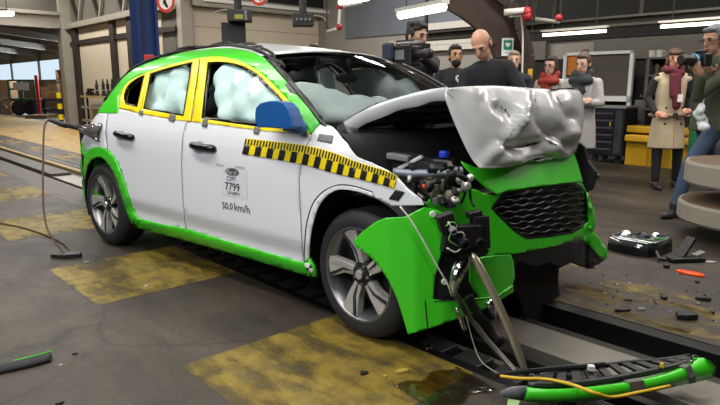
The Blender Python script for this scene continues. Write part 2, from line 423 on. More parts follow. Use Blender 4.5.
WHITE = M('white_car_paint', 'dadce1', .28, .0, .02, 2, 0, .6); SILV = M('silver_white_paint', 'c4c6c8', .34, .25, .05, 5, 0, .5)
GREEN = M('green_wrap', '3abe1e', .36, 0, .05, 6, .02, .3); YTAPE = M('yellow_tape', 'e8cf12', .42, 0, .05, 12); BTAPE = M('black_tape', '15151a', .5, 0, .2, 12)
DARK = M('dark_plastic', '121315', .5, 0, .25, 20); RUBBER = M('tyre_rubber', '17171a', .75, 0, .25, 30, .15); TRIM = M('gloss_black_trim', '0b0c0e', .22, 0, .1, 9)
CHROME = M('chrome', 'd9dadc', .12, 1.0, .05); ALLOY = M('machined_alloy', 'cfcdc8', .28, .6, .08, 18); GTAPE = M('grey_tape', '646262', .6, 0, .15, 20)
INNER = M('cabin_black', '0d0e10', .8, 0, .2, 10); GRY = M('grey_plastic', '6d6e70', .5, 0, .2, 14)
SGLASS = glass('side_glass', 'e9f6f4', .0, .02, 1.0, 1.22); WGLASS = glass('windscreen_glass', 'e6edee', .09, .02, 1.0); DGLASS = glass('dark_glass', '5a6668', .03, .02, .8)
BAG = M('airbag_cloth', 'e4ebe9', .85, 0, .06, 5, .25)

# ---- outlines traced on the near side (pixels)
rail_top = spl([(97, 114), (101, 106), (107, 98.5), (113, 89), (120, 80.5), (129, 71.5), (147, 63), (168, 56), (190, 51.2), (204.5, 49.3), (222.5, 48), (240.6, 49.3), (255, 53), (266, 59.2), (277, 70), (291, 86), (309, 108), (320, 123)], 3)
yel_out = spl([(118.8, 107.4), (119.6, 98), (121.4, 91.4), (128.6, 81.6), (146.7, 72.6), (172, 64.3), (197, 58.4), (209, 56.9), (222.5, 57), (237, 60.2), (255, 69), (273, 84.2), (291, 104), (301, 119), (309.5, 133.6)], 3)
yel_low = [(309.5, 134), (262, 130.6), (230, 126.2), (199, 122.2), (186.6, 121), (175.6, 119.6), (141, 113.6), (118.8, 107.6)]
# green roof rail and pillars
panel('roof_rail', rail_top + [(316, 128), (311, 133.4)] + [tuple(p) for p in reversed(yel_out)] + [(117.5, 113.6), (100, 112.6)], GREEN, cell=5, off=.001, mirror=TRIM)
# window tape frames: quarter light, rear door, front door
q_in = spl([(125.2, 104.2), (123.4, 97), (125.9, 88), (134, 80), (144.6, 74.4)], 3) + [(137.2, 107.2)]
r_in = [(142.6, 108.8), (149.8, 73.4)] + spl([(149.8, 73.3), (172, 66.6), (192.6, 61.6)], 3)[1:] + [(183.6, 116.4), (168.3, 113.6)]
f_in = [(200.8, 118.4)] + spl([(207.4, 61.9), (222.5, 61.6), (240.6, 65.2), (256.8, 74), (273, 89.6), (287, 106), (299.5, 127.4)], 3) + [(262, 127.4), (229.7, 123.0)]
def yo(a, b):                                                 # stretch of the outer tape edge between two u values
    return [tuple(p)[:2] for p in yel_out if a <= p[0] <= b]
split_q_top, split_q_bot = (147.2, 72.3), (139.6, 113.3)
split_d_top, split_d_bot = (199.4, 58.0), (190.2, 121.4)
panel('quarter_window_tape', yo(118, 147) + [split_q_top, split_q_bot] + [(118.8, 107.6)], YTAPE, holes=[q_in], off=.004, cell=5, thick=.003, mirror=BTAPE)
rear_out = [split_q_top] + yo(147.3, 199) + [split_d_top, split_d_bot, (186.6, 121), (175.6, 119.6), split_q_bot]
panel('door_frame', rear_out, YTAPE, holes=[r_in], off=.006, cell=5, thick=.004, mirror=BTAPE)
front_out = [(200.6, 57.7)] + yo(200.7, 310) + yel_low[:4] + [(191.4, 121.5)]
panel('door_frame', front_out, YTAPE, holes=[f_in], off=.006, cell=5, thick=.004, mirror=BTAPE)
# black rubber reveals and panes
def shrink(poly, k):
    cx = sum(p[0] for p in poly) / len(poly); cy = sum(p[1] for p in poly) / len(poly)
    out = []
    for p in poly:
        dx, dy = p[0] - cx, p[1] - cy; L = math.hypot(dx, dy); out.append((p[0] - dx / L * k, p[1] - dy / L * k))
    return out
for nm, poly, k in (('window_seal', q_in, 1.6), ('window_seal', r_in, 2.2), ('window_seal', f_in, 3.6)):
    panel(nm, shrink(poly, -1.2), TRIM, holes=[shrink(poly, k)], off=-.008, cell=6, thick=.006, mirror=True)
panel('quarter_window', shrink(q_in, .5), DGLASS, off=-.016, cell=6, thick=0, mirror=True)
def gsh(u, v, off=0.0):
    y = -.8
    for i in range(30): P = py(u, v, y); y += (-(.875 - (P.z - 1.0) * .535) - y) * .6
    return py(u, v, y)
panel('door_window', shrink(r_in, .8), SGLASS, fn=gsh, off=-.016, cell=6, thick=0, mirror=True)
panel('door_window', shrink(f_in, .8), SGLASS, fn=gsh, off=-.016, cell=6, thick=0, mirror=True)
# lower body
r_gap = spl([(107.6, 113.6), (106, 124), (105.4, 135), (107.5, 146.4)], 4)
arch_out = spl([(107.5, 150.6), (111.9, 155), (118.5, 166.7), (125, 186.7), (131.7, 208), (138.5, 220.5)], 4)
d_gap = spl([(188.3, 121.4), (184.6, 128), (182.6, 140), (181.6, 166), (183, 200), (186, 228.6)], 4)
def shift(P, du): return [(p[0] + du, p[1]) for p in P]
panel('rear_quarter_panel', [(98, 113)] + [(p[0] - .35, p[1]) for p in r_gap] + [(107, 150)] + spl([(103, 148.2), (95, 147.6), (88, 150.5), (83.2, 155.5)], 3) + [(80.6, 150), (81.2, 142), (86, 131), (92, 121)], WHITE, cell=5, mirror=True)
rd = panel('rear_door', [(p[0] + .35, p[1]) for p in r_gap] + [tuple(p)[:2] for p in arch_out] + [(150, 223.2), (166, 226.9)] + shift([tuple(p)[:2] for p in reversed(d_gap)], -.35) + [(175.6, 119.9), (141, 113.9), (118, 108.4), (117.5, 113.6)], WHITE, mirror=True)
f_gap = spl([(311, 134.6), (309, 141), (305.4, 147), (301.4, 156), (299.6, 175), (300, 205), (302, 240), (304.3, 264.4)], 3)
fd = panel('front_door', [tuple(p)[:2] for p in yel_low[0:4]] + [(191, 121.9)] + shift([tuple(p)[:2] for p in d_gap], .35)[1:] + [(220, 240.6), (262, 252.6)] + shift([tuple(p)[:2] for p in reversed(f_gap)], -.4), WHITE, mirror=True)
panel('front_fender', shift([tuple(p)[:2] for p in f_gap], .4) + [(306.6, 252)] + spl([(307, 240), (308.6, 224), (314.5, 206.5), (322, 196), (331, 190), (341, 187.4), (353, 188.4), (364, 192), (380, 200), (392, 206)], 3) + [(424, 205), (421, 199), (408, 189), (399, 179), (388, 170.5), (372, 163), (357, 157), (352, 151), (347, 143), (341, 137), (337, 131), (332, 126.5), (321, 123.6), (316, 128.4)], WHITE, cell=6, mirror=True)
# inner lip of the fender, exposed after the arch trim tore off
panel('arch_flange', spl([(304.6, 262), (305.6, 240), (307.4, 223), (313, 205), (321, 194.4), (330, 188.4), (341, 185.6), (356, 187.6), (372, 193)], 3) + spl([(372, 196.5), (357, 191.6), (342, 189.4), (333, 191.6), (325, 197.4), (317.6, 208), (312, 226), (309.6, 241), (309, 259)], 3), WHITE, off=.006, thick=.008, cell=6)
panel('arch_gap', spl([(303.6, 262), (304.4, 240), (306.2, 222.6), (311.8, 204.4), (320, 193.4), (329.6, 187.2), (341, 184.2), (356.4, 186.2), (372.6, 191.6)], 3) + spl([(372, 193.6), (356, 188.4), (341, 186.4), (330, 189.2), (321.4, 195), (313.4, 205.6), (307.8, 223.4), (306, 240), (305, 262)], 3), DARK, off=.003, thick=.002, cell=6)
# rear arch trim and sill
panel('wheel_arch_trim', [(81.4, 141.5), (83.4, 152)] + spl([(83.6, 155), (88.6, 150), (95, 147.7), (103, 148.3), (111.7, 155), (118.3, 166.7), (125, 186.7), (131.7, 208), (138.4, 220.4)], 4) + [(136, 227)] + spl([(131.7, 223.5), (128, 216), (121.7, 196.7), (115, 176.7), (106.7, 162.5), (100, 157), (93.3, 158.3), (87.5, 165), (84.6, 180), (84.6, 196), (86.6, 205)], 4) + [(85, 204), (82.4, 187), (79.8, 164), (80, 150)], GREEN, off=.012, cell=5, thick=.012, mirror=True)
panel('sill', [(138.4, 219), (152, 222.4), (166, 225.6), (186, 229.4), (220, 239.6), (262, 251.6), (304.5, 263.6)] + [(309.4, 259), (313, 266), (316, 278), (304, 275.2), (262, 262.6), (220, 250.4), (180, 239.2), (150, 231.6), (135.5, 227.4)], GREEN, off=.008, cell=6, thick=.02, mirror=True)
tg = panel('target_sticker', [(304.2, 265)] + [(308, 271.5), (311.8, 274), (313, 269), (309, 263.4), (305.4, 263)], M('white_sticker', 'e8e8e6', .5), off=.013, thick=.001, cell=6)
panel('black_quarter', [(308.6, 268.2), (312.6, 268), (310, 264)], BTAPE, tg, off=.015, thick=.001); panel('black_quarter', [(308.6, 268.2), (305, 267.4), (308, 271.5)], BTAPE, tg, off=.015, thick=.001)
# dark inner shell behind the shut lines
panel('inner_shell', [(112, 113), (141, 118), (199, 126), (262, 134), (312, 138), (306, 160), (304, 200), (308, 262), (262, 252), (186, 230), (146, 222), (124, 176), (110, 150)], DARK, off=-.035, thick=.01, cell=14, mirror=True)

# ---- roof, windscreen, tailgate
edge = [sh(p[0], p[1], -.004) for p in rail_top]
edge = [e for e in edge]
def e_at(x):
    best = None
    for a, b in zip(edge, edge[1:]):
        if a.x <= x <= b.x: t = (x - a.x) / (b.x - a.x); return a.lerp(b, t)
    return edge[0] if x < edge[0].x else edge[-1]
XS = [edge[0].x + .55 + (0.33 - edge[0].x - .55) * i / 16 for i in range(17)]
rows = []
for i, x in enumerate(XS):
    e = e_at(x); crown = .045 * min(1, .25 + i / 6)
    rows.append([Vector((x + (.07 * (1 - (j / 6 - 1) ** 2) if i == 16 else 0), e.y * (1 - j / 6), e.z + .004 + crown * (1 - (1 - j / 6) ** 2))) for j in range(13)])
ROOF = rows
part(MB().grid(rows), 'roof', SILV, smooth=True).modifiers.new('t', 'SOLIDIFY').thickness = .006
ap = [e for p, e in zip(rail_top, edge) if p[0] >= 266]               # A pillar edge, top to bottom
ap.append(Vector((ap[-1].x + .10, ap[-1].y - .0, ap[-1].z - .05)))
rows = []
for i, e in enumerate(ap):
    t = i / (len(ap) - 1)
    rows.append([Vector((e.x + (.07 + .10 * t) * (1 - (j / 7 - 1) ** 2) + .006, e.y * (1 - j / 7), e.z + (.045 - .03 * t) * (1 - (1 - j / 7) ** 2) - .006)) for j in range(15)])
part(MB().grid(rows), 'windscreen', WGLASS, smooth=True)
# black pillar trim strips beside the windscreen
for sgn in (-1, 1): part(MB().tube([Vector((e.x + .012, e.y * -sgn * 1.0, e.z + .002)) for e in ap], .012, 6), 'windscreen_trim', TRIM, smooth=True)
# cowl
cw = ap[-1]
part(MB().grid([[Vector((cw.x + .17 * (1 - (j / 6 - 1) ** 2) + dx, cw.y * (1 - j / 6) * 1.0, cw.z + dz)) for j in range(13)] for dx, dz in ((-.02, .0), (.06, -.005), (.12, -.06), (.13, -.3))]), 'cowl', INNER, smooth=True)
wp = thing  # wipers
for a, b in (((-.55, .02), (.0, .28)), ((.1, .04), (.55, .3))):
    part(MB().tube([Vector((cw.x + .15 - .17 * (a[0] / .7) ** 2, a[0], cw.z + .03)), Vector((cw.x + .10 - .17 * (b[0] / .7) ** 2, b[0], cw.z + .055))], .008, 6), 'wiper', DARK)
# tailgate: glass above, painted skin below
back = [e_at(XS[0])] + [e for e in edge if e.x < XS[0]][::-1]
back = back + [Vector((edge[0].x - .03, edge[0].y * .99, .9)), Vector((edge[0].x - .07, edge[0].y, .78))]
rows = [[Vector((e.x - (.05 + .10 * min(1, i / 4)) * (1 - (1 - j / 6) ** 2), e.y * (1 - j / 6) * .985, e.z + (.03 if i == 0 else 0))) for j in range(13)] for i, e in enumerate(back)]
part(MB().grid(rows), 'tailgate_window', DGLASS if False else TRIM, smooth=True)
e0 = back[-1]
rows = [[Vector((e0.x - .15 * (1 - (1 - j / 6) ** 2) + dx, e0.y * (1 - j / 6) * k, z)) for j in range(13)] for dx, z, k in ((.02, .8, 1), (0, .72, 1.02), (.0, .6, 1.04), (-.02, .52, 1.06), (-.02, .4, 1.05), (.04, .28, 1.0), (.3, .22, 1.0))]
part(MB().grid(rows), 'rear_bumper', GREEN, smooth=True)
# black hoses and tape running along the roof edge
HOSE = M('black_hose', '0e0e10', .7, 0, .3, 20)
hp = [sh(p[0], p[1], .0) + Vector((0, .012, .014)) for p in spl([(103, 103), (113, 90), (122, 79), (134, 69), (150, 61.5), (168, 55.4), (190, 50.5), (205, 48.6), (222, 47.2), (240, 48.4), (255, 52), (266, 58), (277, 69), (291, 85), (309, 107), (319, 121)], 3)]
part(MB().tube(hp, [(.012 if i < 34 else .008) + .003 * math.sin(i * 1.7) for i in range(len(hp))], 7), 'roof_hose', HOSE, smooth=True)
hp2 = [P + Vector((.02 * math.sin(i * 2.1), .03 + .01 * math.sin(i * 1.3), .012 + .012 * math.sin(i * .9))) for i, P in enumerate(hp[8:38])]
part(MB().tube(hp2, .009, 6), 'roof_hose', HOSE, smooth=True)
ra = sh(146.5, 61, 0); part(MB().box(ra + Vector((-.04, 0, 0)), ra + Vector((.03, .05, .045))), 'red_clamp', M('red_plastic', 'b3302c', .5), bevel=.006)
rb = sh(238, 47, 0); part(MB().ell(rb + Vector((.02, .08, .01)), (.09, .05, .028)), 'antenna_pod', HOSE, smooth=True)
part(MB().box(rb + Vector((-.10, .06, -.01)), rb + Vector((-.04, .1, .03))), 'antenna_base', GRY, bevel=.005)
panel('pillar_tape', [(284.5, 84), (291, 81), (298.5, 88.5), (296, 94), (289.5, 92)], GTAPE, off=.006, thick=.003, cell=4)
panel('fender_tape', [(319.5, 133.6), (333.5, 135.6), (331.6, 143.6), (316.8, 140.8)], GTAPE, off=.004, thick=.002)
for poly in ([(139.6, 110), (143.4, 110.6), (141.8, 115.2), (138.2, 114.2)], [(170, 113.6), (175.6, 114.4), (173.4, 121.6), (168, 120.4)], [(203.4, 117.8), (208, 118.6), (206, 127), (201.4, 126.4)], [(254.6, 126.2), (259.6, 126.8), (257.8, 134), (253, 133.2)]):
    panel('sash_tape', poly, GTAPE, off=.010, thick=.002, cell=4)
# door handles
for (u0, v0, u1, v1, par) in ((112.4, 133.2, 130.6, 137.6, rd), (188.0, 145.2, 212.2, 149.2, fd)):
    A, B = sh(u0, v0, .03), sh(u1, v1, .03); C_ = (A + B) / 2
    part(MB().tube([A.lerp(B, t) + Vector((0, .028 * (abs(2 * t - 1) ** 3), 0)) for t in (0, .04, .12, .3, .5, .7, .88, .96, 1)], [.010, .018, .024, .022, .021, .022, .025, .020, .010], 8), 'door_handle', TRIM, par, smooth=True)
    cu, cv = (u0 * .55 + u1 * .45), (v0 + v1) / 2
    k = (u1 - u0) * .27
    panel('handle_recess', [(cu + k * math.cos(2 * PI * i / 16), cv + k * .95 * math.sin(2 * PI * i / 16)) for i in range(16)], M('recess_shade', '9a9ea6', .35, 0, .03, 3), par, off=.006, thick=0, cell=4)  # flat disc; the recess's shade is put into its grey colour
# blue door mirror
mp = py(277, 115, -1.0)
mo = [py(u, v, -1.02) for u, v in ((254.6, 114), (255.6, 107.5), (260, 103), (268, 101), (276, 100.6), (283, 102.6), (288, 108), (291, 116), (294, 127.6), (286, 129), (272, 128), (258, 127.4), (255, 122))]
mir = part(MB().prism([(p.x, p.z) for p in mo], (.0, .075, -.004), (0, -1.02, 0)), 'door_mirror', M('blue_tape', '0f4f8e', .42, 0, .12, 9, .08), bevel=.022)
part(MB().tube([mp + Vector((.03, .02, -.05)), mp + Vector((.08, .10, -.075)), sh(300, 126, -.01)], [.03, .028, .04], 8), 'mirror_arm', MATS['blue_tape'], mir and None, smooth=True)

# ---- measuring strip: ticks above, black and yellow blocks below
top_c = spl([(245.6, 138.2), (262, 140), (285, 142.6), (305, 145.2), (322, 149), (338, 154), (354, 160.6), (371, 166), (387, 170.8), (397, 176)], 6)
bot_c = spl([(241.8, 153.8), (260, 156.8), (282, 160.6), (302.5, 164.6), (318, 168.8), (333, 173), (350, 177), (368, 181.4), (384, 185.6), (394, 189)], 6)
def even(c, n=60):
    L = [0]
    for a, b in zip(c, c[1:]): L.append(L[-1] + (b - a).length)
    out = []; i = 0
    for k in range(n + 1):
        d = L[-1] * k / n
        while i < len(c) - 2 and L[i + 1] < d: i += 1
        out.append(c[i].lerp(c[i + 1], (d - L[i]) / (L[i + 1] - L[i])))
    return out
top_c, bot_c = even([Vector(p) for p in top_c]), even([Vector(p) for p in bot_c])
def cv(c, t): x = t * (len(c) - 1); i = min(int(x), len(c) - 2); return c[i].lerp(c[i + 1], x - i)
def sq(t0, t1, a, b, n=2):
    lo = [cv(top_c, t0 + (t1 - t0) * i / n).lerp(cv(bot_c, t0 + (t1 - t0) * i / n), a) for i in range(n + 1)]
    hi = [cv(top_c, t0 + (t1 - t0) * i / n).lerp(cv(bot_c, t0 + (t1 - t0) * i / n), b) for i in range(n + 1)]
    return lo + hi[::-1]
strip = panel('measuring_strip', sq(0, 1, 0, 1, 40), YTAPE, off=.004, thick=.001, cell=6)
NB = 13
for k in range(NB): panel('black_block', sq(k / NB, (k + .5) / NB, .42, 1, 3), BTAPE, strip, off=.0062, thick=.001, cell=6)
tk = bmesh.new(); tmp = bpy.data.meshes.new('ticks')
NT = 52; tv = MB()
for k in range(NT):
    q = sq(k / NT, (k + .48) / NT, .03, .42 if k % 5 == 0 else .38, 1); tv.add([sh(p[0], p[1], .0062) for p in q], [(0, 1, 2, 3)])
part(tv, 'tick_marks', BTAPE, strip, fix=False); tk.free()
# ---- lettering on the front door
BLACK = M('black_print', '1b1b1f', .5, 0, .05); GREYP = M('grey_print', '8a8c92', .5, 0, .05)
def lettering(txt, uv0, uv1, hpx, mat, parent, name='lettering', off=.0032, align='LEFT', shear=0.0, bold=0.0):
    """text mesh bent onto the door between two baseline pixels"""
    A, B = sh(uv0[0], uv0[1]), sh(uv1[0], uv1[1])
    top = sh(uv0[0], uv0[1] - hpx); H = top.z - A.z
    c = bpy.data.curves.new('txt', 'FONT'); c.body = txt; c.size = 1.0; c.shear = shear; c.offset = bold; c.resolution_u = 3
    o = bpy.data.objects.new('txt', c); me = bpy.data.meshes.new_from_object(o)
    xs = [v.co.x for v in me.vertices]; ys = [v.co.y for v in me.vertices if True]
    x0, x1 = min(xs), max(xs); y1 = max(ys)
    for v in me.vertices:
        t = (v.co.x - x0) / (x1 - x0); x = A.x + (B.x - A.x) * t; z = A.z + (B.z - A.z) * t + H * v.co.y / y1
        v.co = (x, -(hw(x, z) + off), z)
    me.materials.append(mat); q = bpy.data.objects.new(name, me); COL.objects.link(q); q.parent = parent
    bpy.data.objects.remove(o); return q
lab = panel('number_sticker', [(221, 168), (246.4, 172), (247.4, 199.5), (221.4, 194.5)], M('sticker_paper', 'd0d3d9', .35, 0, .02), off=.0014, thick=0, cell=6)
cu, cvv = 232.2, 172
def oval(rx, ry, n=28): return [(cu + rx * math.cos(2 * PI * i / n), cvv + ry * math.sin(2 * PI * i / n) + .13 * rx * math.cos(2 * PI * i / n)) for i in range(n)]
panel('badge', oval(6.9, 4.1), M('badge_dark', '33363c', .45), lab, off=.0026, thick=0, cell=6)
panel('badge_ring', oval(6.1, 3.4), M('badge_line', 'c9cbcf', .45), lab, holes=[oval(5.75, 3.1)], off=.0036, thick=0, cell=6)
lettering('Ford', (227.6, 173.2), (237.0, 174.6), 4.0, MATS['badge_line'], lab, off=.0046, shear=.3)
lettering('CFPT', (227.2, 180.4), (236.6, 182.2), 4.6, BLACK, lab)
lettering('7799', (225.8, 189.4), (240.2, 191.8), 7.6, BLACK, lab, bold=.004)
lettering('20108PH', (228.2, 193.8), (240.0, 195.9), 2.9, BLACK, lab)
lettering('50,0', (222.8, 208.2), (233.2, 209.6), 6.4, BLACK, lab)
lettering('km/h', (235.0, 210.2), (250.2, 213.6), 7.4, BLACK, lab)
lettering('C519', (216.8, 165.8), (224.0, 167.0), 2.4, GREYP, lab); lettering('400820', (235.4, 168.0), (245.4, 169.4), 2.4, GREYP, lab)

# ---- wheels
def wheel(x, y, sgn, rz=0.0, camber=0.0, name='wheel'):
    w = bpy.data.objects.new(name, None); COL.objects.link(w); w.parent = car; w.location = (x, y, .328); w.rotation_euler = (camber, 0, rz); w.empty_display_size = .1
    def A(mb, n, m, **k): return mb.build(n, m, w, **k)
    f = -sgn                                                  # local outward axis sign on y
    h = .108
    tp = [(.236, h), (.262, h + .006), (.292, h + .003), (.312, h - .012), (.324, h - .03), (.328, h - .05), (.329, 0), (.328, -h + .05), (.312, -h + .012), (.262, -h - .004), (.236, -h), (.225, 0), (.236, h)]
    A(MB().lathe([(r, -f * q) for r, q in tp], 44, 'y'), 'tyre', RUBBER, smooth=True)
    gr = MB()
    for q in (-.055, -.02, .02, .055):
        gr.lathe([(.3300, q - .004), (.3302, q), (.3300, q + .004), (.326, q + .003), (.326, q - .003), (.3300, q - .004)], 40, 'y')
    A(gr, 'tread_groove', M('groove_black', '060606', .9, 0, .1))
    A(MB().lathe([(.2425, -f * (h + .002)), (.234, -f * (h + .007)), (.228, -f * (h - .004)), (.214, -f * (h - .022)), (.205, -f * .03), (.20, f * .06), (.215, f * .1)], 44, 'y'), 'rim', M('rim_alloy', '77777b', .3, .8), smooth=True)
    A(MB().lathe([(.0, f * .03), (.18, f * .03), (.18, f * .045), (0, f * .045)], 32, 'y'), 'brake_disc', M('brake_steel', '55524e', .4, .8))
    A(MB().lathe([(.0, f * .005), (.212, f * .005)], 32, 'y'), 'rim_back', M('rim_dark', '101113', .6))
    A(MB().lathe([(.0, -f * (h - .012)), (.026, -f * (h - .012)), (.034, -f * (h - .02)), (.062, -f * (h - .028)), (.07, -f * (h - .05)), (.07, 0)], 24, 'y'), 'hub', M('hub_dark', '222326', .4, .4))
    A(MB().lathe([(.0, -f * (h - .006)), (.022, -f * (h - .006)), (.026, -f * (h - .014))], 16, 'y'), 'hub_cap', ALLOY)
    for k in range(5):
        a = PI / 2 + 2 * PI * k / 5 + .18
        def P(r, da, d): return Vector((r * math.cos(a + da), -f * (h - d), r * math.sin(a + da)))
        # broad machined spoke, twisted towards the rim, with a dark flank
        m = MB()
        top = [P(.05, -.5, .03), P(.05, .5, .03), P(.13, .30, .024), P(.222, .40, .006), P(.232, .05, .004), P(.226, -.10, .006), P(.13, -.20, .016)]
        bot = [p + Vector((0, f * .045, 0)) for p in top]; n = len(top)
        m.add(top + bot, [tuple(range(n)), tuple(range(2 * n - 1, n - 1, -1))] + [(i, (i + 1) % n, (i + 1) % n + n, i + n) for i in range(n)])
        A(m, 'spoke', ALLOY, bevel=.003)
        m = MB(); top = [P(.06, .05, .019), P(.13, .16, .016), P(.215, .38, .0), P(.222, .30, .0), P(.13, .08, .013)]
        bot = [p + Vector((0, f * .02, 0)) for p in top]; n = len(top)
        m.add(top + bot, [tuple(range(n)), tuple(range(2 * n - 1, n - 1, -1))] + [(i, (i + 1) % n, (i + 1) % n + n, i + n) for i in range(n)])
        A(m, 'spoke_insert', M('spoke_grey', '3a3b3e', .35, .6))
        b = a + PI / 5 * 0 + .0
        A(MB().lathe([(.0, -f * (h - .02)), (.009, -f * (h - .02)), (.0105, -f * (h - .04))], 8, 'y', (.05 * math.cos(b + .63), 0, .05 * math.sin(b + .63))), 'lug_nut', CHROME)
    return w
wheel(-1.35, -.782, -1); wheel(1.35, -.782, -1, math.radians(-6))
wheel(-1.35, .782, 1); wheel(1.35, .782, 1, math.radians(-6))
# wheel housings
for x in (-1.35, 1.35):
    for sg in (-1, 1):
        m = MB(); P = []
        for y in (sg * .86, sg * .5): P.append([Vector((x + .40 * math.cos(a), y, .33 + .40 * math.sin(a))) for a in [PI * (-.12 + 1.24 * i / 16) if not (x > 0 and sg > 0) else PI * (.38 + .74 * i / 16) for i in range(17)]])
        m.grid(P); c = len(m.v); m.add([(x, sg * .5, .33)] + [tuple(p) for p in P[1]], [(0, i, i + 1) for i in range(1, 17)])
        part(m, 'wheel_liner', DARK, smooth=True)
# floor pan, firewall
rows = [[Vector((q.x, q.y, q.z - .035)) for q in r_] for r_ in ROOF]
part(MB().grid(rows), 'headliner', M('headliner_grey', '3a3b3d', .9), smooth=True)
part(MB().box((-2.0, -.72, .20), (1.75, .72, .27)), 'floor_pan', DARK)
part(MB().box((.95, -.74, .27), (1.0, .74, .98)), 'firewall', INNER)
part(MB().box((-1.9, -.80, .27), (-1.86, .80, .9)), 'boot_wall', INNER)
# ---- cabin: seats, dashboard and deployed airbags
def seat(x, y):
    m = MB().stack([(x, y, .40, .25, .24), (x, y, .50, .27, .25), (x, y, .58, .25, .24)], 16)
    for i, (dx, z, ry) in enumerate(((-.2, .56, .24), (-.27, .75, .25), (-.33, .95, .23), (-.38, 1.1, .19))): m.ell((x + dx, y, z), (.09, ry, .14))
    s_ = part(m, 'seat', M('seat_cloth', '24262b', .85, 0, .2, 25), smooth=True)
    part(MB().ell((x - .42, y, 1.21), (.06, .14, .09)), 'headrest', MATS['seat_cloth'], s_, smooth=True)
for y in (-.38, .38): seat(.02, y)
part(MB().box((-1.25, -.66, .4), (-.8, .66, .56)).box((-1.35, -.66, .5), (-1.2, .66, 1.12)), 'rear_bench', MATS['seat_cloth'] if 'seat_cloth' in MATS else INNER, bevel=.05)
part(MB().prism([(.55, .55), (.98, .55), (.98, .99), (.8, .98), (.62, .9), (.55, .75)], (0, 1.44, 0), (0, -.72, 0)), 'dashboard', INNER, bevel=.03)
part(MB().tube([Vector((.46 + .05 * math.sin(a), .38 + .18 * math.cos(a), .88 + .17 * math.sin(a))) for a in [2 * PI * i / 20 for i in range(21)]], .016, 7, False), 'steering_wheel', INNER, smooth=True)
def bag(name, blobs, y=None):
    m = MB()
    for c, r in blobs: m.ell(c, r, 16, 10)
    o = part(m, name, BAG, smooth=True); rm = o.modifiers.new('r', 'REMESH'); rm.mode = 'VOXEL'; rm.voxel_size = .016; rm.use_smooth_shade = True
    sm_ = o.modifiers.new('s', 'SMOOTH'); sm_.iterations = 16; sm_.factor = .7
    tx = bpy.data.textures.new('wrinkles', 'CLOUDS'); tx.noise_scale = .2; tx.noise_depth = 2
    d = o.modifiers.new('d', 'DISPLACE'); d.texture = tx; d.strength = .04; d.mid_level = .5; d.texture_coords = 'LOCAL'
    return o
def bl(u, v, y, rx, rz, ry=.06): return (tuple(py(u, v, y)), (rx, ry, rz))
for sg in (1, -1):
    def Y(b): return [((c[0], c[1] * sg, c[2]), r) for c, r in b]
    bag('curtain_airbag', Y([bl(166, 88, -.64, .13, .10, .07), bl(181, 80, -.62, .15, .13, .06), bl(156, 98, -.67, .12, .11, .07), bl(178, 100, -.68, .13, .13, .08), bl(190, 108, -.70, .1, .12, .07), bl(162, 110, -.72, .22, .05, .06), bl(166, 76, -.62, .16, .06, .05)]))
    bag('curtain_airbag', Y([bl(228, 80, -.63, .13, .10, .07), bl(240, 74, -.62, .13, .08, .05), bl(226, 98, -.68, .10, .10, .07), bl(246, 88, -.66, .13, .12, .08), bl(262, 98, -.70, .12, .14, .07), bl(246, 108, -.71, .12, .10, .08), bl(230, 115, -.73, .12, .06, .06), bl(275, 112, -.73, .10, .11, .06), bl(256, 118, -.74, .16, .05, .05)]))
bag('dashboard_airbag', [((.60, -.38, 1.10), (.20, .24, .13)), ((.70, -.25, 1.09), (.2, .22, .10)), ((.48, -.42, 1.16), (.14, .2, .12)), ((.80, -.40, 1.06), (.13, .16, .07)), ((.66, -.12, 1.10), (.14, .16, .09))])
bag('wheel_airbag', [((.38, .38, .98), (.12, .26, .2)), ((.5, .3, 1.08), (.13, .2, .08))])
# rear-view mirror stalk and camera arm behind the screen
part(MB().tube([Vector((.50, -.05, 1.42)), Vector((.53, -.06, 1.33))], .016, 6).ell((.5, -.06, 1.30), (.02, .11, .035)), 'rear_view_mirror', INNER, smooth=True)
# ================================================================== crushed front of the car
nplan = [(1.46, -.82), (1.60, -.62), (1.72, -.42), (1.80, -.15), (1.85, .12), (1.88, .36), (1.88, .52), (1.84, .68), (1.74, .84)]
cplan = [(1.0, -.975), (1.3, -.992), (1.50, -1.0), (1.63, -.985), (1.74, -.945), (1.83, -.86), (1.89, -.72), (1.92, -.55), (1.92, -.3)]
NS = sheet(nplan, -.12, .6); NT_ = sheet([(a - .0, b) for a, b in nplan], -.55, .72); CS = sheet(cplan, -.05, .4); NB_ = sheet([(a - .06, b) for a, b in nplan], -.05, .6)
BONN = M('bonnet_silver', 'c9cacb', .28, .12, .08, 5, .03, .5); BUND = M('bonnet_underside', '4a4d52', .5, .3, .3, 8)
# rear half of the bonnet, arched up towards the fold
near = spl([tuple(py(u, v, y)) for u, v, y in ((336, 127.5, -.71), (352, 116.5, -.70), (374, 105.5, -.67), (396, 98, -.62), (416, 92.6, -.58), (434, 89, -.54), (447, 87.4, -.51))], 3)
n = len(near)
rows = []; rows2 = []
for i, P in enumerate(near):
    t = i / (n - 1); far = Vector((1.0 + .18 * (1 - t) * 0 + t * .79, .71 - .11 * t, 1.02 + .215 * t ** .8)); r = []
    for j in range(13):
        k = j / 12; q = P.lerp(far, k); q.z += (.02 * (1 - t)) * math.sin(PI * k) + .006 * math.sin(9 * k + 5 * t); q.x += .10 * (1 - t) * math.sin(PI * k); r.append(q)
    rows.append(r); rows2.append([q + Vector((0, .02 if j == 0 else (-.02 if j == 12 else 0), -.022 + .008 * math.sin(j * 2.2) * math.sin(i * 1.1))) for j, q in enumerate(r)])
bon = part(MB().grid(rows), 'bonnet', BONN, smooth=True)
part(MB().grid(rows2), 'bonnet_liner', BUND, bon, smooth=True)
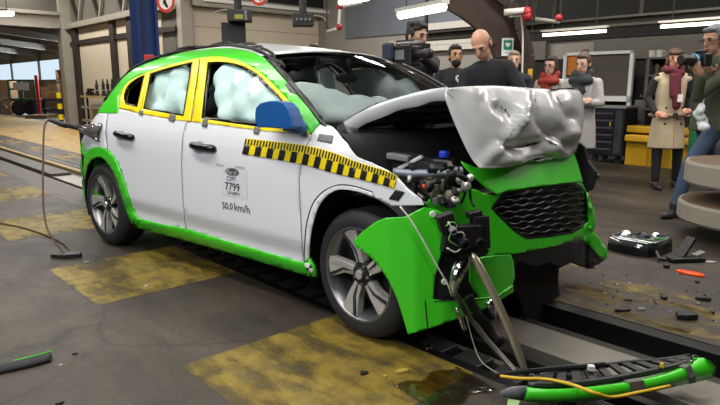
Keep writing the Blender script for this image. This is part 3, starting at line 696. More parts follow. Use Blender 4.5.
fl = MB().grid([[p + Vector((0, .004, .002)) for p in near], [p + Vector((.012, -.002, -.030 - .003 * math.sin(i * .9))) for i, p in enumerate(near)], [p + Vector((.03, .03, -.056 - .004 * math.sin(i * 1.3))) for i, p in enumerate(near)]])
part(fl, 'bonnet_edge', BONN, bon, smooth=True)
for k in range(3):
    i0 = 3 + k * 4; part(MB().tube([rows2[i0][0] + Vector((0, .03, -.012)), rows2[i0 + 1][5] + Vector((0, 0, -.02)), rows2[min(i0 + 3, n - 1)][9] + Vector((0, 0, -.02))], .02, 6), 'stiffening_rib', BUND, bon, smooth=True)
# front half hanging down from the fold
Lc = spl([tuple(py(u, v, y)) for u, v, y in ((447, 88.3, -.51), (444.5, 96, -.52), (449, 110, -.51), (457, 130, -.49), (466, 149, -.47), (473, 161, -.455), (479, 168.5, -.45))], 5)
Rc = spl([tuple(py(u, v, y)) for u, v, y in ((576, 88.5, .60), (581, 95, .62), (582.5, 106, .62), (582, 120, .62), (580, 134, .61), (577, 144, .60), (574, 152, .58))], 5)
folds = [([(480, 165), (492, 153), (503, 143), (511, 133), (517, 120)], .030, 4.0), ([(517, 120), (522, 108), (528, 99)], .03, 5), ([(534, 99), (537, 110), (543, 122), (552, 133), (566, 143)], -.045, 6),
         ([(503, 143), (515, 149), (530, 146), (545, 143)], -.035, 5), ([(505, 160), (530, 163), (555, 159), (572, 150)], .03, 6), ([(500, 108), (507, 113), (512, 118)], -.025, 4.5), ([(555, 92), (560, 104), (572, 118)], -.028, 4), ([(470, 95), (468, 115), (474, 135)], .02, 9), ([(550, 150), (562, 140), (575, 132)], .028, 4)]
def c2px(P):
    Wd = Vector((TX + CY * P.x - SY * P.y, TY + SY * P.x + CY * P.y, P.z)) - CO; d = Wd.dot(FW); return 360 + F * Wd.dot(RT) / d, 202.5 - F * Wd.dot(UPV) / d
def segd(p, a, b):
    ax, ay = a; bx, by = b; dx, dy = bx - ax, by - ay; t = max(0, min(1, ((p[0] - ax) * dx + (p[1] - ay) * dy) / (dx * dx + dy * dy))); return math.hypot(p[0] - ax - t * dx, p[1] - ay - t * dy)
rows = []; nr = len(Lc); NC = 44
from mathutils import noise as mnoise
for i in range(nr):
    t = i / (nr - 1); r = []
    for j in range(NC + 1):
        k = j / NC; q = Lc[i].lerp(Rc[i], k)
        q.x += .085 * math.sin(PI * min(1, t * 1.05)) ** .8 * math.sin(PI * k) ** .6 + .02 * math.sin(PI * k)
        q.z += .008 * math.sin(PI * k * 2) * (1 - t) + (-.012 * math.sin(PI * 3 * k) * t)
        u, v = c2px(q); d = 0
        for poly, amp, w in folds:
            m_ = min(segd((u, v), a, b) for a, b in zip(poly, poly[1:]))
            if m_ < w * 1.8: d += amp * max(0, 1 - m_ / (w * 1.8))
        d = d * 1.35 + .012 * mnoise.noise(q * 7) + .006 * mnoise.noise(q * 17)
        ef = min(1, 6 * k, 6 * (1 - k)); q.x += d * max(.15, ef); r.append(q)
    rows.append(r)
bf = part(MB().grid(rows), 'bonnet_front', BONN, bon, smooth=True); sd = bf.modifiers.new('t', 'SOLIDIFY'); sd.thickness = .006; sd.offset = 1
BGRID = [(c2px(q), q) for r in rows for q in r]
def on_bonnet(u, v):
    near4 = sorted(BGRID, key=lambda e: (e[0][0] - u) ** 2 + (e[0][1] - v) ** 2)[:4]; P = Vector((0, 0, 0)); W = 0
    for (a, b), q in near4: k_ = 1 / (.3 + (a - u) ** 2 + (b - v) ** 2); P += q * k_; W += k_
    P /= W; return P + (OC - P).normalized() * .016
SCUFF = M('bare_scuff', '2b2a28', .6, .2, .4, 60)
for seq, wd in ((((501, 106), (506, 112), (510, 117), (513, 113)), 1.5), (((521, 147), (529, 145), (538, 142.5)), 1.3), (((522, 161), (532, 160), (546, 157)), 1.0), (((535, 99), (537.5, 107), (541, 115)), 1.2), (((555, 94), (559, 100), (563, 106)), 1.0), (((544, 139), (552, 143), (560, 146)), 1.2), (((505, 141), (511, 133), (515, 127)), .8)):
    m = MB(); c_ = spl([(a, b, 0) for a, b in seq], 4); nn = len(c_)
    m.grid([[on_bonnet(p.x, p.y - wd * math.sin(PI * (i + .5) / nn) * (.6 + .4 * math.sin(i * 2.3))) for i, p in enumerate(c_)], [on_bonnet(p.x, p.y + wd * math.sin(PI * (i + .5) / nn) * (.6 + .4 * math.cos(i * 1.9))) for i, p in enumerate(c_)]])
    part(m, 'paint_scuff', SCUFF, bon)
# green nose above the grille
panel('nose_panel', spl([(461, 161), (480, 168), (505, 164), (540, 160), (574, 153)], 3) + [(578, 164), (583, 182)] + [(577, 181.6), (540, 186), (505, 191.4), (498, 195), (484, 186), (472, 175), (463, 165.5)], GREEN, fn=NT_, thick=.004)
grille_o = [(491.6, 208), (498, 200), (504.7, 192.6), (522, 189.6), (550, 186.4), (575.8, 183.4), (581, 186), (585, 192), (586.4, 206), (586.6, 221.5), (582, 228), (573.8, 233), (550, 237), (526.4, 238.8), (516, 232.5), (508.6, 225.6), (500, 217)]
panel('grille_surround', [(424, 206), (432, 196), (441, 190), (455, 188.6), (463, 192), (474, 189), (482, 192.6), (497, 196), (505, 191), (540, 185.6), (577, 180.4), (583, 184), (588, 196), (595, 212), (596, 224), (594, 232), (576, 240), (558, 245.6), (518, 253.6), (486, 257), (470, 248), (462, 225), (440, 216)], GREEN, holes=[grille_o], fn=NS, thick=.006)
gr = panel('grille', grille_o, M('grille_black', '0a0b0c', .4, 0, .2), fn=NS, off=-.03, thick=.01)
GB = M('grille_gloss', '1b1c1f', .25, .2, .1)
def gspan(v0, slope=-.115):
    hits = []
    for a, b in zip(grille_o, grille_o[1:] + grille_o[:1]):
        fa = a[1] - (v0 + slope * (a[0] - 540)); fb = b[1] - (v0 + slope * (b[0] - 540))
        if fa * fb < 0: t = fa / (fa - fb); hits.append(a[0] + (b[0] - a[0]) * t)
    return (min(hits), max(hits)) if len(hits) >= 2 else None
for k in range(8):
    v0 = 191.5 + k * 5.8; sp_ = gspan(v0)
    if not sp_: continue
    m = MB(); pts = []
    for i in range(25):
        u = sp_[0] + (sp_[1] - sp_[0]) * i / 24; pts.append(NS(u, v0 - .115 * (u - 540) + 1.1 * math.sin((u - 490) / 100 * 2 * PI * 7 + k * PI), -.012))
    m.tube(pts, .008, 5); part(m, 'grille_bar', GB, gr, smooth=True)
panel('grille_frame', grille_o, TRIM, holes=[shrink(grille_o, 2.4)], fn=NS, off=.004, thick=.005)
# far lower corner of the bumper
panel('bumper_end', [(588, 226), (594, 232), (601, 240), (607.6, 250), (607.4, 258), (603, 260), (594, 250), (584, 240)], GREEN, fn=NS, off=.01, thick=.012)
panel('bumper_lip', [(486, 257), (518, 253.8), (558, 245.8), (584, 238), (596, 247), (606, 259), (598, 265), (584, 267), (572, 262), (560, 268), (550, 262), (535, 268), (520, 262), (505, 272), (492, 268)], DARK, fn=NS, off=-.008, thick=.02)
panel('torn_undertray', [(488, 258), (505, 262), (560, 258), (558, 280), (560, 300), (556, 318), (549, 309), (546, 331), (536, 346), (540, 322), (526, 322), (520, 300), (512, 292), (500, 300), (490, 280)], M('undertray_black', '060606', .7, 0, .3), fn=NB_, thick=.01)
panel('radiator', [(470, 195), (500, 196), (560, 192), (560, 240), (540, 258), (470, 268), (450, 230)], INNER, fn=sheet([(a - .16, b) for a, b in nplan]), thick=.03, cell=12)
# near bumper corner peeled back over the wheel
corner = panel('bumper_corner', [(353, 241.5), (362, 232), (377, 221), (386, 218), (404, 217), (424, 207.5), (436, 210), (446, 214), (449, 226), (444, 240), (439, 262), (435, 277), (433, 299), (446, 302), (470, 299), (498, 296), (513, 284.6), (513.6, 292), (499, 301), (480, 312), (460, 317.6), (440, 325), (408, 334.5)] + spl([(408, 334.5), (402.5, 316), (397, 299), (388, 280), (377, 264.5), (366, 253.5), (357, 247.4), (353, 241.5)], 3)[1:-1], GREEN, fn=CS, thick=.006)
panel('corner_seam', [(424.5, 300), (425.6, 300), (428.2, 328.4), (427, 328.8)], DARK, corner, fn=CS, off=.002, thick=.001)
panel('bumper_block', [(470, 262), (482, 257), (511, 254.6), (513.6, 262), (515, 277), (512.6, 285), (499, 298), (482, 300), (476, 292), (470, 282)], GREEN, fn=CS, off=-.012, thick=.01)
panel('fog_lamp_pocket', [(436, 262), (444, 238), (470, 240), (490, 250), (484, 258), (473, 268), (478, 286), (482, 300), (446, 303), (432, 300)], INNER, fn=CS, off=-.03, thick=.01)
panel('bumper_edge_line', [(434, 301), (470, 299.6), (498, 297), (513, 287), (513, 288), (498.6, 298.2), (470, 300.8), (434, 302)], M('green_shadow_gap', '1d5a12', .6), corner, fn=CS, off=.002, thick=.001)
# broken fog lamp / sensor cluster
BK = M('module_black', '141416', .45, .1, .3, 25)
def cbx(u, v, w, h, d, off, mat, name, rot=0.0, par=None, fn=CS, bevel=.004):
    P = fn(u, v, off); k = (P - OC).length / F
    m = MB().cbox((0, 0, 0), (d, w * k, h * k)); o = part(m, name, mat, par, bevel=bevel); o.location = P; o.rotation_euler = (rot, random.uniform(-.15, .15), math.radians(-38) if True else 0); return o
for a in ((462, 236, 36, 22, .07, .03, 0), (480, 232, 16, 32, .06, .05, .05), (446, 222, 16, 18, .05, .03, .3), (470, 248, 30, 14, .08, .03, .1), (450, 244, 16, 16, .05, .03, -.2), (474, 214, 14, 6, .05, .02, .2)):
    cbx(*a[:6], BK, 'lamp_module', a[6])
for u, v, r in ((463, 242, .026), (478, 240, .022), (452, 229, .016)):
    P = CS(u, v, .075); o = part(MB().lathe([(0, 0), (r, 0), (r, .03), (r * .7, .035), (r * .7, .005), (0, .005)], 14, 'x'), 'lamp_socket', GRY if r < .02 else BK); o.location = P; o.rotation_euler = (0, .2, -.7)
for u, v in ((432.5, 214), (444, 281.5)):
    P = CS(u, v, .01); o = part(MB().lathe([(0, .012), (.012, .012), (.014, 0), (0, 0)], 12, 'x'), 'clip', M('white_clip', 'c9c9c4', .5)); o.location = P; o.rotation_euler = (0, 0, -.7)
part(MB().tube(spl([tuple(CS(u, v, .08)) for u, v in ((448, 222), (455, 232), (463, 233), (464, 244), (456, 252), (447, 248))], 4), .004, 5), 'wiring', M('white_wire', 'c8c8c0', .5), smooth=True)
part(MB().tube(spl([tuple(CS(u, v, .05)) for u, v in ((400, 206), (412, 222), (425, 244), (436, 264), (448, 285), (452, 296))], 4), .004, 5), 'loose_wire', MATS['white_wire'], smooth=True)
part(MB().tube(spl([tuple(CS(u, v, .07)) for u, v in ((446, 226), (452, 222), (457, 226), (452, 232), (449, 240), (458, 246))], 4), .0035, 5), 'wiring', M('green_wire', '6fae62', .5), smooth=True)
# chrome trim torn out of the bumper and hanging to the floor
def strip3(pts, w, name, mat, tilt=(.3, .3, 1)):
    pts = [Vector(p) for p in pts]; m = MB(); A = []; B = []; C_ = []
    for i, p in enumerate(pts):
        d = (pts[min(i + 1, len(pts) - 1)] - pts[max(i - 1, 0)]).normalized(); ww = w[i] if isinstance(w, (list, tuple)) else w
        sd_ = d.cross(OC - p).normalized(); A.append(p - sd_ * ww / 2); B.append(p + (OC - p).normalized() * .006); C_.append(p + sd_ * ww / 2)
    m.grid([A, B, C_]); o = part(m, name, mat, smooth=True); s_ = o.modifiers.new('t', 'SOLIDIFY'); s_.thickness = .004; return o
def fl_(u, v, z): return w2c(gp(u, v, z))
def mix(u, v, k, off, uz): return CS(u, v, off).lerp(fl_(u, v, uz), k)
strip3(spl([tuple(CS(u, v, o_)) for u, v, o_ in ((473, 251, .05), (466, 258, .06), (459, 270, .08), (454.5, 284, .08), (453.5, 296, .06))], 4), [.03, .04, .05, .056, .06, .062, .064, .064, .062, .06, .056, .052, .046, .04, .034, .028, .02], 'chrome_trim', CHROME)
A_, B_ = CS(470.5, 250.5, .065), fl_(527, 376.5, .012)
strip3([A_.lerp(B_, t) + Vector((.018, -.012, .02)) * math.sin(PI * t) for t in [i_ / 14 for i_ in range(15)]], [.020, .03] + [.036] * 11 + [.03, .02], 'chrome_trim', M('brushed_trim', 'b3aa96', .28, .75, .1))
strip3(spl([tuple(CS(454, 292, .07)), tuple(CS(462, 305, .06)), tuple(CS(470, 318, .03)), tuple(fl_(487, 340, .12)), tuple(fl_(505, 360, .05)), tuple(fl_(517, 374, .012))], 3), .026, 'hanging_trim', M('dark_trim', '55524c', .35, .6, .2))
strip3(spl([tuple(CS(468, 296, .03)), tuple(CS(474, 308, .02)), tuple(fl_(487, 326, .13)), tuple(fl_(502, 345, .05))], 3), .045, 'hanging_trim', M('black_trim', '161617', .4, .1, .2))
strip3(spl([tuple(CS(u, v, .05)) for u, v in ((457, 308), (460, 316), (463, 326), (466, 330))], 3), .022, 'chrome_trim', CHROME)
part(MB().tube(spl([tuple(CS(466, 316, .03)), tuple(fl_(474, 345, .10)), tuple(fl_(482, 362, .05)), tuple(fl_(500, 374, .02)), tuple(fl_(520, 378, .02))], 4), .0025, 5), 'loose_wire', M('grey_wire', '8f8f88', .5), smooth=True)
o = part(MB().tube([CS(488, 300, .0), CS(492, 308, .0), CS(494, 318, 0)], [.03, .026, .012], 8), 'chrome_bracket', CHROME, smooth=True)
# ---- engine bay
def lump(u, v, y, r, mat, name, n=10, par=None): P = py(u, v, y); return part(MB().ell(P, r, n, 7), name, mat, par, smooth=True)
def eb(u, v, y, d, mat, name, rot=(0, 0, 0), bevel=.006):
    o = part(MB().cbox((0, 0, 0), d), name, mat, bevel=bevel); o.location = py(u, v, y); o.rotation_euler = rot; return o
eb(440, 225, -.05, (.5, 1.1, .42), M('engine_dark', '0f1011', .6, .2, .3), 'engine_block')
eb(400, 185, -.55, (.5, .12, .35), INNER, 'inner_fender', (0, .2, .1)); eb(440, 200, .62, (.3, .10, .4), INNER, 'inner_fender')
eb(428, 168, -.12, (.34, .42, .06), DARK, 'engine_cover', (.1, .15, .1), .02)
eb(405, 158, -.42, (.20, .18, .10), BUND, 'fuse_box', (.2, .1, .3), .01)
part(MB().tube(spl([tuple(py(u, v, y)) for u, v, y in ((394, 171.5, -.70), (408, 173, -.68), (430, 173.4, -.64), (452, 173, -.58), (462, 170, -.54))], 4), .019, 8), 'coolant_hose', M('grey_hose', '7d8490', .4, .2, .15), smooth=True)
rs = eb(444, 166, -.46, (.10, .10, .08), DARK, 'reservoir', (0, 0, .2), .012)
part(MB().lathe([(0, .018), (.024, .018), (.027, .01), (.027, -.012), (0, -.014)], 16), 'reservoir_cap', M('blue_cap', '1d37b8', .4)).location = py(444, 154.5, -.48)
eb(431, 187, -.62, (.09, .05, .07), M('cast_alloy', '8a8378', .5, .4, .25, 18), 'ribbed_bracket', (.1, .3, -.3)); eb(440, 183, -.6, (.05, .05, .06), MATS['cast_alloy'], 'ribbed_bracket', (.3, .1, .4))
for u, v, r in ((460, 180, .022), (466, 186, .026), (458, 192, .02), (470, 178, .02), (449, 196, .03), (440, 199, .024)): lump(u, v, -.62, (r, r * .8, r), ALLOY if r < .028 else MATS['cast_alloy'], 'alternator_piece')
part(MB().tube([py(423.5, 184, -.66), py(424.5, 188, -.66), py(423.4, 191, -.66)], .008, 6), 'orange_connector', M('orange_plastic', 'd6481e', .5), smooth=True)
part(MB().tube(spl([tuple(py(u, v, -.66)) for u, v in ((396, 176), (402, 186), (410, 192), (418, 199), (428, 204))], 3), .006, 6), 'wiring', MATS['white_wire'], smooth=True)
for i in range(9):
    u0 = 400 + i * 9; part(MB().tube(spl([tuple(py(u0 + random.uniform(-5, 5), 182 + random.uniform(-6, 6) + k * 8, -.6 + random.uniform(-.05, .08))) for k in range(4)], 3), .007, 5), 'wiring_loom', HOSE, smooth=True)
eb(410, 163, -.60, (.15, .03, .02), M('white_bracket', 'b9b9b6', .5), 'bracket', (0, -.5, .3)); eb(399, 157, -.62, (.12, .06, .03), GRY, 'bracket', (0, .1, .3)); eb(433, 165, -.5, (.04, .02, .02), MATS['white_bracket'], 'bracket', (.3, .2, .3))
part(MB().tube(spl([tuple(py(u, v, -.3)) for u, v in ((352, 128), (380, 127), (410, 128), (432, 126))], 3), .02, 6), 'strut_brace', BUND, smooth=True)
part(MB().tube(spl([tuple(py(u, v, -.1)) for u, v in ((408, 140), (412, 134), (424, 132))], 3), .008, 6), 'bright_pipe', CHROME, smooth=True)
panel('fender_front_tape', [(395.5, 189.5), (404.5, 192), (398, 201), (388.5, 199)], BTAPE, off=.004, thick=.001)
rs = random.Random(21)
SM = [DARK, BK, GRY, BK, MATS['cast_alloy'], BUND, HOSE, DARK]
for i in range(26):
    u = rs.uniform(398, 462); v = rs.uniform(164, 206); y_ = -.68 + rs.uniform(-.03, .05)
    if v > 198 and u > 455: continue
    d = (rs.uniform(.015, .05), rs.uniform(.015, .04), rs.uniform(.01, .035)); eb(u, v, y_, d, rs.choice(SM), 'broken_bracket', (rs.uniform(-.8, .8), rs.uniform(-.8, .8), rs.uniform(-1, 1)), .004)
for i in range(10):
    u = rs.uniform(400, 460); v = rs.uniform(168, 204); r = rs.uniform(.008, .018); P = py(u, v, -.70); Q = P + Vector((rs.uniform(-.08, .08), rs.uniform(-.03, .08), rs.uniform(-.05, .03))); part(MB().tube([P, (P + Q) / 2 + Vector((0, -.02, .02)), Q], r, 8), 'broken_pipe', rs.choice([HOSE, HOSE, DARK, ALLOY]), smooth=True)
# torn far fender and liner
part(MB().prism([(0, .0), (.05, .07), (.10, .03), (.13, -.06), (.19, -.13), (.17, -.24), (.11, -.28), (.08, -.18), (.02, -.12)], (0, .03, 0), py(567, 150, .72), (1, .15, 0), (0, 0, 1)), 'torn_liner', M('torn_black', '191a1c', .5, 0, .3), bevel=.006)
strip3(spl([tuple(py(u, v, .76)) for u, v in ((570, 165), (578, 171), (588, 168), (596, 174), (599, 180))], 3), .02, 'torn_edge', CHROME)
# ================================================================== the hall around the track
WALLP = M('pale_wall_panel', 'b7ab97', .75, 0, .10, 1.2, .1); WALLG = M('grey_wall', '8b877f', .8, 0, .15, 1.5, .15); DKW = M('dark_wall', '1b1a18', .85, 0, .25, 1.5)
MULL = M('dark_mullion', '2c2622', .6, .2, .2); RAILM = M('grey_painted_steel', '8a857a', .55, .2, .15, 4); CEIL = M('dark_ceiling', '211f1c', .9, 0, .2, 1.0)
CONCC = M('concrete_column', '8f897d', .8, 0, .18, 3, .2)
LW, FWL = 6.54, 10.7
SC = onl(180, 60, LW)[0]
def hb(name, a, b, mat, kind='structure', bevel=0.0):
    o = hall(MB().box(a, b).build(name, mat, bevel=bevel)); 
    if kind: o['kind'] = kind
    return o
def sub(parent, name, a, b, mat, bevel=0.0):            # part of a structure that is itself given in (s, l, z)
    return MB().box(a, b).build(name, mat, parent, bevel=bevel)
# near left wall of the hall bay (runs along the track)
wl = hb('wall_left', (-20.3, LW, 0), (SC, LW + .25, 6.0), M('dim_wall', '57524a', .85, 0, .15, 1.5))
def su(u, l): return onl(u, 85, l)[0]
for a, b in ((84, 117), (121.5, 134), (140, 166)):
    sub(wl, 'panel', (su(a, LW), LW - .03, .05), (su(b, LW), LW, 2.45), WALLP); sub(wl, 'panel', (su(a, LW), LW - .03, 2.60), (su(b, LW), LW, 2.93), WALLP)
for a, b in ((79.5, 83.2), (117.2, 121.2), (134.5, 139.5)): sub(wl, 'mullion', (su(a, LW), LW - .12, 0), (su(b, LW), LW - .001, 2.95), MULL)
sub(wl, 'cross_rail', (-20.5, LW - .08, 2.46), (SC, LW - .001, 2.57), MULL); sub(wl, 'top_rail', (-20.5, LW - .2, 2.95), (SC, LW - .001, 3.1), RAILM)
for k in range(5):
    s0 = -20.3 + k * 1.7
    MB().bar((s0, LW - .06, 4.4), (s0 + .8, LW - .06, 3.12), .09, .09).build('truss_strut', MULL, wl); MB().bar((s0 + .85, LW - .06, 3.12), (s0 + 1.6, LW - .06, 4.4), .07, .07).build('truss_strut', RAILM, wl)
# corner pillar, cross wall with a roller gate
wb = hb('wall_back', (SC - .25, LW, 0), (SC, FWL + 6, 6.0), WALLG)
def lu(u, s): return ons(u, 60, s)[0]
sub(wb, 'corner_pillar', (SC, lu(183, SC) - .1, 0), (SC + .22, lu(189.5, SC), 6), CONCC)
gz = 3.0
ng = 7; z0 = .02
for k in range(ng): sub(wb, 'gate_slat', (SC, lu(193, SC), z0 + k * (gz / ng)), (SC + .04, lu(318, SC), z0 + (k + .985) * (gz / ng)), WALLP, .004)
for a, b in ((189.5, 193), (318, 327)): sub(wb, 'gate_jamb', (SC, lu(a, SC), 0), (SC + .14, lu(b, SC), 3.2), RAILM)
sub(wb, 'gate_lintel', (SC, lu(189.5, SC), 3.02), (SC + .3, lu(345, SC) + .2, 3.25), RAILM)
sub(wb, 'gate_header', (SC, lu(189.5, SC), 3.25), (SC + .12, FWL, 6), DKW)
sub(wb, 'gate_rail', (SC + .3, lu(200, SC), 3.12), (SC + .36, lu(345, SC), 3.2), M('white_pipe', 'cfcdc6', .5))
# far wall of the deep bay
wr = hb('wall_right', (SC, FWL, 0), (9, FWL + .25, 6.0), WALLG)
def srect(name, u0, v0, u1, v1, l, mat, d=.05, par=None, bevel=0.0):   # upright rectangle on a plane along the hall
    s0, z1 = onl(u0, v0, l); s1, z0 = onl(u1, v1, l); zz0 = onl(u0, v1, l)[1]
    return sub(par, name, (s0, l, (z0 + zz0) / 2), (s1, l + d, z1), mat, bevel) if par else None
srect('dark_bay', 518, -60, 720, 38, FWL - .06, DKW, .05, wr); srect('dark_bay', 530, 60, 730, 128, FWL - .06, DKW, .05, wr)
srect('wall_strip', 594, 40, 730, 58, FWL - .1, M('grey_board', '5d5a53', .7), .04, wr)
srect('wall_strip', 529, 42, 545, 60, FWL - .1, MATS['grey_board'], .04, wr)
for v in (24, 40, 46): srect('wall_pipe', 424, v, 500, v + 3.4, FWL - .12, M('pale_pipe', 'b9b6ad', .5), .06, wr)
srect('upper_wall', 345, -40, 500, 33, FWL - .04, M('blue_grey_sheet', '6a6f78', .6, .2, .2, 2), .03, wr)
# ceiling and roof beams
ce = hb('ceiling', (-21, -9, 5.6), (14, 34, 5.75), CEIL)
for k in range(6): sub(ce, 'roof_beam', (-19 + k * 5.2, -9, 5.2), (-18.75 + k * 5.2, 20, 5.6), DKW)
for l in (1.5, 5.0, 8.6): sub(ce, 'purlin', (-21, l, 5.3), (14, l + .16, 5.6), DKW)
# unseen sides of the hall behind and beside the camera
hb('wall_front', (-75, -9.2, 0), (14, -9, 5.75), WALLG); hb('wall_side', (13.8, -9, 0), (14, FWL + 6, 5.75), WALLG)
# deep second hall at the far left
CS_ = -20.6
col = hb('column_trim', (CS_ - .2, LW - .30, 0), (CS_ + .22, LW + .16, 6.0), CONCC); col.name = 'trim_1'
tb = hb('trim_2', (CS_ - .2, -9, 3.0), (CS_ + .1, LW - .3, 3.42), RAILM); sub(tb, 'beam_flange', (CS_ + .1, -9, 3.36), (CS_ + .25, LW - .3, 3.46), RAILM); sub(tb, 'beam_flange', (CS_ + .1, -9, 2.98), (CS_ + .25, LW - .3, 3.06), RAILM)
sub(tb, 'gable_sheet', (CS_ - .1, -9, 3.42), (CS_ + .02, LW, 6), M('gable_grey', '4d4a44', .8, 0, .15, 1))
WL = 9.0
wf = hb('wall_far', (-62, WL, 0), (CS_ - .3, WL + .2, 2.7), M('far_wall', 'a79a84', .8, 0, .15, 1)); hb('wall_end', (-62.2, -9, 0), (-62, WL, 5.5), MATS['far_wall'])
ce2 = hb('ceiling_far', (-62, -9, 4.3), (CS_ - .2, WL + .2, 4.4), M('far_ceiling', '77756e', .8, 0, .15, 1)); ce2.name = 'ceiling_2'; ce2['kind'] = 'structure'
upw = sub(wf, 'upper_panel', (-62, WL, 2.7), (CS_ - .3, WL + .2, 4.3), M('far_upper', '8e8a80', .8))
SKYW = emitter('daylight_pane', 'd3e6f2', 1.0)
k = 0
for a, b in ((-30, -16), (-14, 11), (14, 39.5), (42, 62.5), (64, 80)):
    s0, s1 = onl(a, 70, WL)[0], onl(b, 70, WL)[0]; z0 = onl(b, 79, WL)[1]; z1 = onl(b, 59, WL)[1] if True else 0
    k += 1; w = hb('window_%d' % k, (s0, WL - .06, 1.52), (s1, WL - .02, 2.42), SKYW); 
    MB().box((s0 - .05, WL - .09, 1.46), (s1 + .05, WL - .03, 1.52)).build('window_sill', RAILM, w); MB().box((s0 - .05, WL - .09, 2.42), (s1 + .05, WL - .03, 2.48)).build('window_head', RAILM, w)
    MB().box((s0 - .22, WL - .12, 0), (s0 - .05, WL - .03, 4.2)).build('window_post', RAILM, w)
for i in range(7):
    s0 = -24 - i * 4.5; MB().bar((s0, WL - .1, 2.75), (s0, -6, 4.25), .16, .22).build('rafter', RAILM, ce2)
    MB().bar((s0, WL - .1, 4.1), (s0, -6, 4.28), .12, .16).build('rafter', MULL, ce2)
area(T(-33, 8.2, 2.1), 20, 1.0, 700, (.85, .93, 1.0), T(-33, 2, .5))

# ---- fluorescent tube lamps
TUBE = emitter('fluorescent_tube', 'fff1dc', 5.0); HOUS = M('lamp_housing', 'c9c7c0', .5)
def tube_lamp(P, Q, label, r=.035, hang=.6):
    P = Vector(P); Q = Vector(Q); m = (P + Q) / 2; t = thing('tube_lamp', label, 'lamp', m + Vector((0, 0, .06)), 0, 'fluorescent lamps under the roof')
    d = (Q - P); Lh = d.length / 2; d.normalize()
    MB().tube([-d * Lh - Vector((0, 0, .06)), d * Lh - Vector((0, 0, .06))], r, 10).build('tube', TUBE, t, smooth=True)
    MB().bar(-d * (Lh + .03), d * (Lh + .03), .14 if r > .03 else .06, .05 if r > .03 else .025).build('housing', HOUS, t)
    for k_ in (-.7, .7): MB().tube([d * (Lh * k_) + Vector((0, 0, .02)), d * (Lh * k_) + Vector((0, 0, hang))], .008, 5).build('hanger', MULL, t)
    return t
def lamp_px(u0, v0, u1, v1, l, label, r=.03, hang=.6):
    s0, z0 = onl(u0, v0, l); s1, z1 = onl(u1, v1, l); z = (z0 + z1) / 2
    return tube_lamp(T(s0, l, z), T(s1, l, z), label, r, hang)
lamp_px(543, 35.5, 606, 30.5, 8.4, 'slim tube lamp below girder above woman with red scarf', .022, .35)
lamp_px(661, 27, 740, 21, 8.4, 'slim tube lamp below girder above woman in beige coat', .022, .35)
tube_lamp(at(400, 15, 8.9), at(444, 6.5, 8.2), 'bright tube lamp above the television camera operator', .06, .9)
tube_lamp(T(-26.5, 3.2, 3.55), T(-24.6, 3.2, 3.55), 'tube lamp in back hall behind concrete column', .06)
tube_lamp(T(-30, 4.6, 3.0), T(-28.2, 4.6, 3.0), 'tube lamp in back hall beside window posts', .06)
tube_lamp(at(-14, 13, 14), at(11, 13, 13), 'tube lamp hung before the back hall crossbeam', .07)
tube_lamp(at(340, 2.5, 7.4), at(368, -2, 7.0), 'tube lamp beside red and white pipes', .03)

# ---- big curved girder column, long girder, pipes
BROWN = M('rusty_brown_steel', '3a2b24', .6, .3, .3, 3, .1)
ga = thing('curved_girder', 'dark brown curved steel girder arching down to its foot', 'girder', at(514, 85, 9.0) * 1.0, 0)
base = at(514, 85, 9.0); ga.location = (base.x, base.y, 0)
outl = [(430, -30), (437, -4), (450, 5), (464, 13), (476, 22), (487, 32), (496, 44), (500.5, 58), (502, 90), (502, 138), (526, 138), (527, 90), (527, 56), (524, 42), (519, 30), (517, 16), (508, 4), (496, -6), (480, -30)]
pp = [at(u, v, 9.0) for u, v in outl]
MB().prism([(p.x - base.x, p.z) for p in pp], (0, .5, 0)).build('web_plate', BROWN, ga, bevel=.01)
for seq in (outl[:10], outl[10:]):
    q = [Vector((at(u, v, 9.0).x - base.x, -.08, at(u, v, 9.0).z)) for u, v in seq]
    for a, b in zip(q, q[1:]): MB().bar(a, b, .16, .05, (0, 1, 0)).build('flange', BROWN, ga)
MB().cbox((0, .25, .03), (.7, .8, .06)).build('base_plate', BROWN, ga)
lg = tthing('long_girder', 'long grey steel girder spanning the right bay above the tube lamps', 'girder', 0, 8.6)
def gl(u, v): return onl(u, v, 8.6)
za = gl(620, 24.5)[1]; zb = gl(620, 18.5)[1]
MB().box((-7.9, 0, za), (5, .12, zb)).build('web', M('girder_grey', '4c4841', .6, .3, .2, 3), lg)
MB().box((-7.9, -.12, zb), (5, .2, zb + .03)).build('flange', MATS['girder_grey'], lg); MB().box((-7.9, -.12, za - .03), (5, .2, za)).build('flange', MATS['girder_grey'], lg)
for k in range(9): MB().box((-7.6 + k * 1.3, .02, zb + .03), (-7.55 + k * 1.3, .07, 5.6)).build('hanger', MULL, lg)
for nm, z_, l_ in (('upper_girder', 3.75, 9.4), ('upper_girder', 4.3, 7.6)):
    o = tthing(nm, 'dark roof girder above the long grey girder' if l_ > 9 else 'dark roof girder with pale conduit above the right bay', 'girder', 0, l_)
    MB().box((-8, 0, z_), (6, .15, z_ + .25)).build('web', DKW, o); MB().tube([(-8, -.06, z_ + .02), (6, -.06, z_ + .02)], .025, 6).build('conduit', RAILM, o)
    for k in range(5): MB().box((-7.5 + k * 3, .04, z_ + .25), (-7.4 + k * 3, .1, 5.6)).build('hanger', MULL, o)
WP = M('white_paint_pipe', 'd2cfc6', .45); RP = M('red_paint', 'a8262c', .45)
